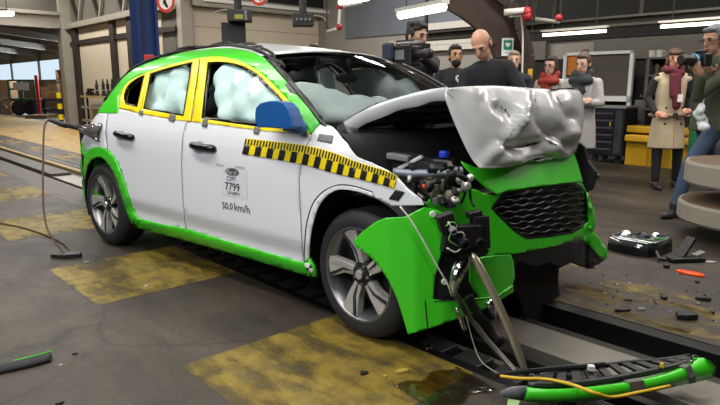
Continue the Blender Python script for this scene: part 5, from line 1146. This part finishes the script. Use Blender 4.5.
# brake and cable at the left: hose from the rear of the car to the floor
tl = sh(97, 128, .02)
fr_ = []
for i in range(9):
    t = i / 8; r_ = []
    for j in range(9):
        k_ = j / 8; a_ = py(79 - 3 * k_, 125 + 4.6 * k_, -.93); b_ = sh(101.5 - 4.2 * k_, 123 + 18.6 * k_, .012); q_ = a_.lerp(b_, t ** .8)
        q_.y -= .02 * math.sin(PI * k_) * t + .012 * mnoise.noise(Vector((i * .7, j * .9, 3))); r_.append(q_)
    fr_.append(r_)
fun = part(MB().grid(fr_), 'foil_bracket', M('crinkled_foil', '77746f', .32, .6, .3, 22, .4))
fun.modifiers.new('t', 'SOLIDIFY').thickness = .01
for u_, v_ in ((99.5, 126), (96, 139.6), (92.5, 127)): part(MB().ell(sh(u_, v_, .03), (.012, .008, .012), 8, 6), 'rivet', CHROME, fun, smooth=True)
part(MB().tube(spl([tuple(py(u, v, -.92)) for u, v in ((79, 128), (70, 125.6), (64, 125), (57, 122.6), (50, 120.4))], 4), [.022, .024, .02, .026, .02, .024, .02, .026, .022, .02, .024, .02, .022, .02, .018, .016, .014], 8), 'cable_gland', HOSE, fun, smooth=True)
cq = py(48.5, 120, -.92); Wc = Vector((TX + CY * cq.x - SY * cq.y, TY + SY * cq.x + CY * cq.y, cq.z)); Y0 = Wc.y
cbl = thing('data_cable', 'thin brown data cable hanging from the car to a floor clamp', 'cable', gp(67, 257))
b0 = cbl.location.copy(); b0.z = 0; cbl.location = b0
pts = [Wc - b0] + [at(u, v, Y0 + (b0.y - Y0) * t) - b0 for u, v, t in ((44.5, 126, .05), (43.2, 150, .2), (42.8, 180, .45), (43.5, 208, .65), (47, 228, .8), (55, 242, .92), (63, 252, .99))] + [Vector((0, 0, .02))]
MB().tube(spl([tuple(p) for p in pts], 4), .008, 6).build('hanging_cable', M('brown_cable', '4a3024', .6), cbl, smooth=True)
MB().tube(spl([tuple(gp(u, v, .008) - b0) for u, v in ((-8, 222), (4, 224), (24, 228), (48, 236), (64, 244), (70, 252), (69, 257))], 4), .008, 6).build('floor_cable', MATS['brown_cable'], cbl, smooth=True)
MB().prism([(-.11, -.03), (.0, -.05), (.11, -.02), (.10, .03), (.0, .04)], (0, 0, .03), (0, 0, .001), (1, 0, 0), (0, 1, 0)).build('floor_clamp', DARK, cbl, bevel=.006)
# torn-off green bumper spoiler lying on the track
sp = thing('torn_bumper_spoiler', 'torn green bumper spoiler with black lattice lying across the track', 'bumper piece', (gp(610, 390).x, gp(610, 390).y, 0)); sb0 = Vector(sp.location)
def G(u, v, z): return gp(u, v, z) - sb0
up_ = spl([tuple(G(u, v, z)) for u, v, z in ((527, 387, .09), (545, 389.6, .095), (575, 389.4, .10), (607, 386.4, .10), (640, 381.6, .10), (668, 375, .10), (686, 368, .105), (697, 361.6, .11), (703.5, 358, .115), (711, 362, .11))], 4)
lo_ = spl([tuple(G(u, v, z)) for u, v, z in ((523, 401, .02), (545, 403, .02), (575, 402.4, .02), (607, 399.4, .02), (640, 394.6, .02), (668, 388.4, .02), (690, 383.4, .02), (704, 380.4, .025), (713, 377.6, .03), (716.5, 368, .05))], 4)
in_ = [p + Vector((.0, .05, -.02)) for p in up_]
m = MB(); m.grid([lo_, [a.lerp(b, .5) + Vector((0, -.015, .0)) for a, b in zip(lo_, up_)], up_, in_]); lip = m.build('spoiler_lip', GREEN, sp, smooth=True); sd = lip.modifiers.new('t', 'SOLIDIFY'); sd.thickness = .006
MB().grid([[G(500, 393, .05), G(512, 388, .08), G(527, 387, .09)], [G(503, 397, .02), G(512, 399, .02), G(524, 401, .02)]]).build('grey_end', GRY, sp, smooth=True).modifiers.new('t', 'SOLIDIFY').thickness = .008
def gi(c, t): x = t * (len(c) - 1); i = min(int(x), len(c) - 2); return c[i].lerp(c[i + 1], x - i)
for t0, t1 in ((.405, .455), (.655, .70)):
    m = MB(); m.grid([[gi(lo_, t0) + Vector((0, -.006, .002)), gi(lo_, t1) + Vector((0, -.006, .002))], [gi(lo_, t0).lerp(gi(up_, t0), .5) + Vector((0, -.023, .003)), gi(lo_, t1).lerp(gi(up_, t1), .5) + Vector((0, -.023, .003))], [gi(up_, t0) + Vector((0, -.006, .007)), gi(up_, t1) + Vector((0, -.006, .007))], [gi(up_, t0) + Vector((0, .05, -.012)), gi(up_, t1) + Vector((0, .05, -.012))]]); m.build('tape_patch', GTAPE, sp)
PB = M('lattice_black', '18191b', .4, 0, .2)
rail1 = spl([tuple(G(u, v, .09)) for u, v in ((528, 384.5), (560, 384.5), (600, 381), (640, 374), (675, 366), (697, 358))], 4); rail2 = spl([tuple(G(u, v, .085)) for u, v in ((540, 375), (570, 370), (600, 366), (630, 362.5), (664, 360), (690, 356))], 4)
MB().tube(rail1, .014, 6).build('lattice_rail', PB, sp, smooth=True); MB().tube(rail2, .011, 6).build('lattice_rail', PB, sp, smooth=True)
for i in range(12):
    t = .04 + i * .083; MB().bar(gi(rail1, t), gi(rail2, max(0, t - .06)), .035, .012).build('lattice_slat', PB, sp)
MB().tube([G(494, 376, .09), G(520, 372, .10), G(560, 368, .10), G(605, 364, .10)], .010, 6).build('lattice_rail', PB, sp)
MB().tube(spl([tuple(G(u, v, z)) for u, v, z in ((500, 376, .1), (520, 378.4, .1), (545, 379, .105), (570, 384, .115), (595, 393, .115), (612, 397, .06), (640, 392, .075), (670, 386, .07))], 5), .0065, 6).build('yellow_wire', M('wire_yellow', 'c9a21e', .5), sp, smooth=True)
MB().box(tuple(G(591, 370, .1) - Vector((.012, .012, 0))), tuple(G(591, 370, .1) + Vector((.012, .012, .02)))).build('white_clip', MATS['white_clip'], sp); MB().bar(G(661, 372, .08), G(662, 363, .12), .012, .012).build('yellow_clip', MATS['wire_yellow'], sp)
for u, v in ((690, 362), (694, 357)): MB().ell(G(u, v, .11), (.014, .014, .01), 8, 5).build('bolt', CHROME, sp)
MB().grid([[G(508, 399, .02), G(520, 401, .02)], [G(507, 405, .005), G(518, 406, .005)]]).build('green_flap', M('pale_green_tape', '9fc77e', .5), sp).modifiers.new('t', 'SOLIDIFY').thickness = .003
# transparent torn film beneath the hanging trim
# ================================================================== people
def skinm(h='b98a6e'): return M('skin_' + h, h, .55, 0, .08, 30)
def cloth(h, name='cloth_', sc=40): return M(name + h, h, .85, 0, .15, sc, .1)
def remesh(o, vox, it=4):
    r = o.modifiers.new('surface', 'REMESH'); r.mode = 'VOXEL'; r.voxel_size = vox; r.use_smooth_shade = True
    if it: s_ = o.modifiers.new('soften', 'SMOOTH'); s_.iterations = it; s_.factor = .5
    return o
def person(label, loc, rz, H=1.72, lean=0.0, head=(0, 0), skin='b98a6e', top='1c2030', top_len=.92, flare=1.0, legs_c='1a1b20', shoe='141416', arms=None, legs=None, sleeve=None, hair=None, hair_c='2a1c14',
           beard=None, scarf=None, scarf_c=None, width=1.0, glasses=False, collar=True, gender='m', hand_curl=.6, feet=True, tilt=0.0):
    h = H / 1.75; t = thing('person', label, 'person', (loc[0], loc[1], 0), rz)
    hip = Vector((0, 0, .93 * h)); RL = Matrix.Rotation(lean, 3, 'X')           # positive lean bows forward (towards -y)
    RT_ = Matrix.Rotation(tilt, 3, 'Y')
    def U(p): p = Vector(p) * h; return RT_ @ (RL @ (p - hip)) + hip
    sw = (.185 if gender == 'm' else .16) * width
    sh_ = [U((s * sw, .0, 1.395)) for s in (-1, 1)]
    if arms is None: arms = [(Vector((s * .25, .03, 1.12)) * h, Vector((s * .24, -.06, .88)) * h, Vector((0, -.2, -1))) for s in (-1, 1)]
    arms = [(Vector(a), Vector(b), Vector(c)) for a, b, c in arms]
    if legs is None: legs = [(Vector((s * .10, -.02, .50)) * h, Vector((s * .11, .02, .085)) * h, Vector((s * .12, -1, 0))) for s in (-1, 1)]
    legs = [(Vector(a), Vector(b), Vector(c).normalized()) for a, b, c in legs]
    hips = [hip + Vector((s * .095 * h, 0, -.02)) for s in (-1, 1)]
    # head frame
    hc = U((0, -.025, 1.62)); HR = RT_ @ RL @ Matrix.Rotation(head[1], 3, 'Z') @ Matrix.Rotation(head[0], 3, 'X')
    HS = h * 1.07
    def Hd(p): return HR @ (Vector(p) * HS) + hc
    def He(m, c, r): m.ell(Hd(c), [x * HS for x in r], 14, 10, HR)
    b = MB()
    He(b, (0, .012, .025), (.074, .094, .095)); He(b, (0, -.030, -.045), (.056, .062, .075)); He(b, (0, -.052, -.088), (.030, .030, .026)); He(b, (0, -.045, .0), (.06, .05, .05))
    b.cap(Hd((0, -.086, .012)), Hd((0, -.104, -.026)), .010 * h, .0145 * h); He(b, (0, -.080, -.062), (.024, .012, .012)); He(b, (0, -.078, .030), (.055, .014, .010))
    for s in (-1, 1): He(b, (s * .076, .012, -.012), (.010, .020, .032))
    b.cap(U((0, .012, 1.40)), Hd((0, .02, -.06)), .056 * h, .050 * h)
    b.stack([tuple(U((0, 0, z))[:2]) + (U((0, 0, z)).z, rx * width * h, ry * h) for z, rx, ry in ((.88, .13, .09), (1.0, .12, .085), (1.15, .12, .085), (1.3, .14, .09), (1.42, .12, .07))], 16)
    for i, s in enumerate((-1, 1)):
        e, w, d = arms[i]; d = d.normalized()
        b.cap(sh_[i], e, .045 * h, .036 * h); b.cap(e, w, .035 * h, .024 * h)
        side = d.cross(Vector((0, -1, .3))).normalized() if abs(d.dot(Vector((0, -1, .3)).normalized())) < .95 else Vector((1, 0, 0))
        nrm = side.cross(d).normalized(); R3 = Matrix((side, d, nrm)).transposed()
        pc = w + d * .045 * h; b.ell(pc, (.040 * h, .048 * h, .017 * h), 12, 8, R3); b.cap(w, pc, .024 * h, .026 * h)
        for k in range(4):
            o_ = (-1.5 + k) * .0195; ln = (.062, .072, .068, .052)[k]; p0 = w + d * .085 * h + side * o_ * h; p1 = p0 + (d - nrm * hand_curl * .6).normalized() * ln * .55 * h; p2 = p1 + (d - nrm * hand_curl * 1.8).normalized() * ln * .5 * h
            b.cap(p0, p1, .0092 * h, .0085 * h, 8); b.cap(p1, p2, .0085 * h, .0075 * h, 8)
        q0 = w + d * .03 * h + side * (-s) * .036 * h; q1 = q0 + (side * (-s) + d * .8 - nrm * .5).normalized() * .035 * h; q2 = q1 + (d - nrm * .8).normalized() * .028 * h
        b.cap(q0, q1, .0115 * h, .010 * h, 8); b.cap(q1, q2, .010 * h, .0085 * h, 8)
        k, a, f_ = legs[i]; b.cap(hips[i], k, .075 * h, .052 * h); b.cap(k, a, .050 * h, .036 * h)
    remesh(b.build('body', skinm(skin), t, fix=False), .009)
    # face details
    EW = M('eye_dark', '1d1613', .3, 0, .05); LIP = M('lip', '9a5a50', .5, 0, .05)
    for s in (-1, 1):
        m = MB(); He(m, (s * .029, -.088, .010), (.0125, .007, .0065)); m.build('eye', EW, t, smooth=True)
        m = MB(); m.tube([Hd((s * .013, -.096, .028)), Hd((s * .03, -.096, .033)), Hd((s * .048, -.084, .027))], [.004 * h, .0055 * h, .003 * h], 6); m.build('eyebrow', M('brow_' + hair_c, hair_c, .8), t, smooth=True)
    m = MB(); m.tube([Hd((-.022, -.086, -.060)), Hd((0, -.0935, -.057)), Hd((.022, -.086, -.060))], [.003 * h, .006 * h, .003 * h], 6); m.build('mouth', LIP, t, smooth=True)
    if beard:
        m = MB(); He(m, (0, -.040, -.072), (.056, .060, .055)); He(m, (0, -.062, -.098), (.034, .032, .024)); He(m, (0, -.088, -.048), (.026, .010, .006)); o = m.build('beard', M('hair_' + beard, beard, .85, 0, .3, 60, .3), t, fix=False); remesh(o, .007, 2)
    if hair:
        HM = M('hair_' + hair_c, hair_c, .6, 0, .3, 60, .4); m = MB()
        if hair == 'fringe':                                     # bald crown, hair round the sides
            He(m, (0, .045, -.005), (.076, .066, .045)); 
            for s in (-1, 1): He(m, (s * .066, .02, .0), (.012, .04, .045))
        else:
            He(m, (0, .028, .048), (.082, .092, .086)); He(m, (0, .055, .0), (.078, .06, .08))
            for s in (-1, 1): He(m, (s * .064, .012, .03), (.018, .045, .05))
            if hair in ('short', 'tousled', 'bob', 'long', 'bun'): He(m, (0, -.048, .092), (.058, .035, .026))
            if hair == 'tousled':
                rs = random.Random(3)
                for k in range(14):
                    a = rs.uniform(0, 6.28); He(m, (.06 * math.cos(a), .02 + .07 * math.sin(a), .085 + rs.uniform(-.02, .03)), (.03, .03, .025))
            if hair == 'bob':
                for s in (-1, 1): He(m, (s * .066, .012, -.035), (.028, .055, .075)); He(m, (s * .05, -.06, .075), (.03, .025, .03))
                He(m, (0, .06, -.05), (.075, .045, .07)); He(m, (0, -.078, .070), (.055, .018, .026))
            if hair == 'long':
                for s in (-1, 1): He(m, (s * .072, .012, -.06), (.026, .05, .11)); He(m, (s * .066, .03, -.15), (.036, .05, .09))
                He(m, (0, .065, -.1), (.085, .045, .14))
            if hair == 'bun':
                He(m, (0, .07, .14), (.042, .042, .038)); He(m, (0, .06, .11), (.035, .035, .03))
                for s in (-1, 1): He(m, (s * .072, .03, -.03), (.014, .03, .05))
        remesh(m.build('hair', HM, t, fix=False), .009, 2)
    if glasses:
        m = MB()
        for s in (-1, 1): m.tube([Hd((s * .030 + .021 * math.cos(a), -.104, .006 + .017 * math.sin(a))) for a in [2 * PI * i / 14 for i in range(15)]], .002 * h, 5, False); m.tube([Hd((s * .05, -.102, .012)), Hd((s * .076, .01, .012))], .002 * h, 5)
        m.tube([Hd((-.01, -.106, .01)), Hd((.01, -.106, .01))], .002 * h, 5); m.build('glasses', BTAPE, t)
    # clothing
    TC = cloth(top); g = 1.0
    m = MB(); W2 = width * (1.0 if gender == 'm' else .9)
    secs = [(z, rx, ry) for z, rx, ry in ((1.475, .075, .065), (1.45, .12, .08), (1.41, .165, .095), (1.33, .185, .115), (1.2, .178, .118), (1.05, .165, .112), (.95, .175, .118)) if z > top_len]
    st = [(U((0, .005, z)).x, U((0, .005, z)).y, U((0, 0, z)).z, rx * W2 * h, ry * h) for z, rx, ry in secs]
    zz = .88
    while zz > top_len: st.append((0, .0, zz * h, (.185 + (.93 - zz) * .16 * flare) * W2 * h, (.125 + (.93 - zz) * .13 * flare) * h)); zz -= .08
    st.append((0, 0, top_len * h, (.185 + max(0, .93 - top_len) * .16 * flare) * W2 * h, (.125 + max(0, .93 - top_len) * .13 * flare) * h))
    m.stack(st[::-1], 20)
    for i in (0, 1):
        m.ell(sh_[i] + Vector((0, 0, -.01)), (.06 * h, .068 * h, .058 * h)); m.cap(sh_[i], U((0, .01, 1.455)), .052 * h, .05 * h)
    am = m if (sleeve is None or sleeve == top) else MB()
    if sleeve != 'short':
        for i in (0, 1):
            e, w, d = arms[i]; am.cap(sh_[i], e, .060 * h, .050 * h); am.cap(e, e.lerp(w, .93), .050 * h, .040 * h)
    else:
        for i in (0, 1): e, w, d = arms[i]; m.cap(sh_[i], sh_[i].lerp(e, .7), .066 * h, .058 * h)
    remesh(m.build('coat' if top_len < .8 else 'jacket', TC, t, fix=False), .012, 5)
    if am is not m and sleeve != 'short': remesh(am.build('sleeves', cloth(sleeve), t, fix=False), .012, 4)
    m = MB(); m.stack([(0, 0, .84 * h, .14 * W2 * h, .10 * h), (0, 0, .90 * h, .155 * W2 * h, .11 * h), (0, 0, 1.0 * h, .15 * W2 * h, .105 * h)], 16)
    for i in (0, 1): k, a, f_ = legs[i]; m.cap(hips[i], k, .090 * h, .066 * h); m.cap(k, k.lerp(a, .93), .066 * h, .050 * h)
    remesh(m.build('trousers', cloth(legs_c), t, fix=False), .012, 4)
    for i in (0, 1):
        k, a, f_ = legs[i]; m = MB(); lo = Vector((a.x, a.y, .0))
        sd_ = Vector((-f_.y, f_.x, 0)); R3 = Matrix((sd_, f_, Vector((0, 0, 1)))).transposed()
        m.ell(lo + Vector((0, 0, .045)) - f_ * .01, (.040, .065, .045), 12, 8, R3); m.ell(lo + f_ * .10 + Vector((0, 0, .034)), (.045, .085, .034), 12, 8, R3); m.ell(lo + f_ * .06 + Vector((0, 0, .012)), (.043, .135, .012), 12, 6, R3)
        if shoe != 'flat': m.cap(lo + Vector((0, 0, .07)), lo + Vector((0, 0, .13)), .046, .05)
        remesh(m.build('shoe', M('shoe_' + (shoe if shoe != 'flat' else '141416'), shoe if shoe != 'flat' else '141416', .5), t, fix=False), .010, 2)
    if scarf:
        m = MB(); c0 = U((0, -.005, 1.49))
        for k in range(16):
            a = 2 * PI * k / 16; m.ell(c0 + RL @ Vector((.092 * math.cos(a), .085 * math.sin(a) - .02, (.022 * math.sin(2 * a) - (.02 if math.sin(a) < 0 else -.02)))) * h, (.045 * h, .045 * h, (.05 if scarf == 'loop' else .045) * h), 8, 6)
        if scarf == 'loop':
            for k in range(7): a = PI + PI * (k + .5) / 7; m.ell(U((.105 * math.cos(a), -.06 + .07 * math.sin(a), 1.42)), (.055 * h, .05 * h, .05 * h), 8, 6)
            for k in range(4): m.ell(U((-.03 + .02 * k, -.125, 1.36 - .02 * k)), (.06 * h, .045 * h, .05 * h), 8, 6)
        if scarf == 'long':
            m.cap(U((.02, -.12, 1.42)), U((.035, -.145, 1.06)), .045 * h, .052 * h); m.cap(U((-.03, -.115, 1.42)), U((-.02, -.14, 1.18)), .04 * h, .04 * h)
        remesh(m.build('scarf', cloth(scarf_c, 'knit_', 70), t, fix=False), .011, 3)
    return t
def L_(t_loc, rz, P):                                       # world point -> local of a person standing at t_loc
    d = Vector(P) - Vector((t_loc[0], t_loc[1], 0)); c, s = math.cos(-rz), math.sin(-rz); return Vector((c * d.x - s * d.y, s * d.x + c * d.y, d.z))
def spot(u, Y): p = at(u, 90, Y); return (p.x, p.y)

# head behind the roof
person('man whose head alone rises behind the car roof', spot(314.5, 8.8), 0, 1.83, hair='short', hair_c='4a3a2c', skin='c09a82', top='3a3d44', top_len=.9)
# television camera operator
p2 = spot(413, 6.1); r2 = math.radians(28)
def A2(u, v, Y): return L_(p2, r2, at(u, v, Y))
person('camera operator in black jacket shouldering a large television camera', p2, r2, 1.86, .05, (.12, .15), hair='tousled', hair_c='1d1713', skin='a9836d', top='15151a', top_len=.85, width=1.15,
       arms=[(A2(391, 76, 5.95), A2(393.5, 58, 5.75), A2(394, 48, 5.7) - A2(393.5, 58, 5.75)), (A2(434, 68, 5.9), A2(423, 58, 5.62), A2(416, 50, 5.55) - A2(423, 58, 5.62))])
vc = thing('television_camera', 'large black shoulder television camera with blue rain cover in operator hands', 'video camera', at(403, 55, 5.62), math.radians(38)); vc.scale = (.85,) * 3
VB = M('camera_black', '121316', .45, 0, .2)
MB().box((-.07, -.20, -.12), (.07, .16, .09)).build('camera_body', VB, vc, bevel=.015); MB().lathe([(0, -.42), (.045, -.42), (.052, -.38), (.045, -.28), (.055, -.2), (0, -.2)], 18, 'y').build('lens', VB, vc, smooth=True)
MB().box((-.015, -.16, .13), (.015, .1, .155)).box((-.015, -.16, .09), (.015, -.13, .13)).box((-.015, .07, .09), (.015, .1, .13)).build('carry_handle', VB, vc, bevel=.005)
MB().tube([(.05, -.1, .06), (.13, -.16, .08), (.16, -.17, .08)], .022, 8).box((.11, -.22, .05), (.19, -.06, .115)).build('viewfinder', VB, vc); MB().tube([(-.08, -.36, .11), (-.08, .0, .11)], .018, 8).build('microphone', GRY, vc, smooth=True)
MB().box((-.14, .04, -.06), (-.07, .20, .13)).build('rain_cover', M('cover_blue', '1e2737', .7, 0, .3, 18, .3), vc, bevel=.03); MB().box((-.075, -.1, -.05), (-.071, .05, .05)).build('side_panel', GRY, vc)
# man in T-shirt with round logo
p3 = spot(454, 7.3)
m3 = person('bearded man in dark T-shirt with white round chest logo', p3, math.radians(6), 1.72, 0, (.02, 0), hair='short', hair_c='15110f', beard='1c1512', skin='b08468', top='1d2128', sleeve='short', top_len=.9)
lg_ = MB().lathe([(.016, -.008), (.036, -.008), (.036, 0), (.016, 0), (.016, -.008)], 20, 'y').box((-.01, -.006, -.05), (.004, 0, -.02)).build('chest_logo', M('logo_white', 'd8dadc', .6), m3); lg_.location = (.015, -.126, 1.335)
# bald man bending over the bonnet
p4 = spot(497, 5.35); r4 = math.radians(-24)
def A4(u, v, Y): return L_(p4, r4, at(u, v, Y))
person('balding man in black shirt looking down over the bonnet', p4, r4, 1.75, .22, (.40, -.18), tilt=-.17, hair='fringe', hair_c='4a3d35', skin='bf9078', top='14161c', top_len=.88, width=1.0,
       arms=[(Vector((-.26, -.16, 1.10)), Vector((-.16, -.36, .98)), Vector((.4, -1, -.1))), (Vector((.30, -.14, 1.10)), Vector((.14, -.36, .98)), Vector((-.4, -1, -.1)))])
# partly hidden man
person('fair-haired man half hidden behind the balding man', spot(512.5, 7.9), math.radians(-12), 1.68, hair='short', hair_c='8a7560', skin='c69a84', top='23262e', top_len=.9)
# woman in red scarf
p6 = spot(550, 7.5)
person('woman with glasses, long brown hair and orange-red scarf', p6, math.radians(-40), 1.60, 0, (.12, 0), hair='long', hair_c='2a1a12', skin='c49a85', top='a39a94', top_len=.85, gender='f', glasses=True, scarf='loop', scarf_c='84281b')
# woman in grey coat
p7 = spot(582, 6.9); r7 = math.radians(-38)
person('woman with hair bun, charcoal scarf and long pale grey coat, arms folded', p7, r7, 1.605, 0, (.20, -.1), hair='bun', hair_c='4a3828', skin='cfa690', top='a8a5a2', top_len=.60, flare=.4, gender='f', scarf='loop', scarf_c='2e3034', legs_c='23262e', shoe='15161a', width=1.15,
       arms=[(Vector((-.23, -.05, 1.06)), Vector((.05, -.23, 1.08)), Vector((1, -.1, .1))), (Vector((.23, -.05, 1.06)), Vector((-.07, -.24, 1.05)), Vector((-1, -.1, .1)))],
       legs=[(Vector((-.08, -.01, .47)), Vector((-.08, .03, .08)), (-.1, -1, 0)), (Vector((.08, -.02, .47)), Vector((.085, -.02, .08)), (.1, -1, 0))])
# woman in beige coat
p8 = spot(671, 7.35); r8 = math.radians(-10)
m8 = person('woman in beige sleeveless coat with burgundy scarf and black trousers', p8, r8, 1.68, 0, (.06, -.15), hair='bob', hair_c='4a3020', skin='c08a70', top='b7a68a', top_len=.52, flare=.55, sleeve='17171b', gender='f', scarf='long', scarf_c='5c1c26', legs_c='101114', shoe='flat', width=1.12,
       arms=[(Vector((-.25, .02, 1.10)), Vector((-.19, -.13, .93)), Vector((.7, -.6, -.2))), (Vector((.25, .02, 1.10)), Vector((.2, -.13, .95)), Vector((-.6, -.7, .1)))],
       legs=[(Vector((-.10, -.03, .47)), Vector((-.10, -.06, .085)), (.15, -1, 0)), (Vector((.15, .02, .47)), Vector((.18, .1, .085)), (.3, -1, 0))])
BEL = cloth('8d7c60'); MB().tube([Vector((.212 * math.cos(a), .142 * math.sin(a), .90)) for a in [2 * PI * i / 28 for i in range(29)]], .022, 6, False).build('belt', BEL, m8, smooth=True)
MB().box((.0, -.172, .865), (.05, -.15, .93)).build('buckle', MULL, m8, bevel=.004); MB().box((.02, -.205, 1.06), (.075, -.198, 1.15)).build('name_badge', M('badge_white', 'dcdcd8', .5), m8)
for z_ in (.99, .8): 
    for s in (-.08, .1): MB().lathe([(0, -.012), (.014, -.012), (.014, 0), (0, 0)], 10, 'y', (s, -.155, z_)).build('button', MULL, m8)
MB().bar((.015, -.178, .86), (.02, -.222, .54), .008, .008).build('coat_seam', BEL, m8)
# photographer at the right edge
p9 = spot(716, 5.75); r9 = math.radians(-72)
def A9(u, v, Y): return L_(p9, r9, at(u, v, Y))
kn, an = A9(689, 166, 5.66), A9(674, 214, 5.66); an.z = .085
person('photographer in olive jacket and jeans aiming a camera', p9, r9, 1.80, .10, (.10, .12), hair='short', hair_c='56565a', skin='a87e66', top='3a3f2c', top_len=.80, legs_c='3a4a63', shoe='2a2c30', width=1.15, glasses=True, hand_curl=.9,
       arms=[(A9(722, 96, 5.75), A9(714, 74, 5.55), Vector((-.1, -.8, .6))), (A9(697, 97, 5.45), A9(702, 76, 5.35), Vector((-.1, -.6, .8)))],
       legs=[(Vector((-.14, .18, .50)), Vector((-.16, .34, .085)), (0, -1, 0)), (kn, an, (.15, -1, 0))])
ph = thing('photo_camera', 'black digital camera with blue-ringed zoom lens held by photographer', 'camera', at(701, 60, 5.4), math.radians(-72)); ph.scale = (1.15,) * 3
MB().box((-.075, -.035, -.05), (.075, .035, .05)).build('camera_body', VB, ph, bevel=.012); MB().box((-.03, -.04, .05), (.03, .03, .075)).build('prism_hump', VB, ph, bevel=.01)
MB().lathe([(0, -.20), (.034, -.20), (.040, -.195), (.040, -.14), (.036, -.13), (.036, -.09), (.040, -.085), (.040, -.035), (0, -.035)], 22, 'y').build('lens', VB, ph, smooth=False)
MB().lathe([(.0405, -.075), (.0425, -.075), (.0425, -.058), (.0405, -.058), (.0405, -.075)], 22, 'y').build('lens_ring', M('ring_blue', '3aa0cc', .4), ph); MB().box((-.07, -.05, -.045), (-.045, -.03, .04)).build('grip', VB, ph, bevel=.01)
sb = at(701, 118, 5.5); bgm = thing('plastic_bag', 'crumpled clear plastic bag carried by photographer', 'bag', (sb.x, sb.y, sb.z - .1))
m = MB(); 
for k in range(7): m.ell((random.uniform(-.04, .04), random.uniform(-.04, .04), .02 + k * .03), (.06 - .005 * k, .05, .04), 8, 6)
remesh(m.build('bag_film', M('clear_plastic', 'cfd6da', .2, 0, .1, 20, .5), bgm, fix=False), .012, 1); MB().tube([(0, 0, .2), (.02, 0, .32)], .008, 6).build('bag_handle', MATS['clear_plastic'], bgm)
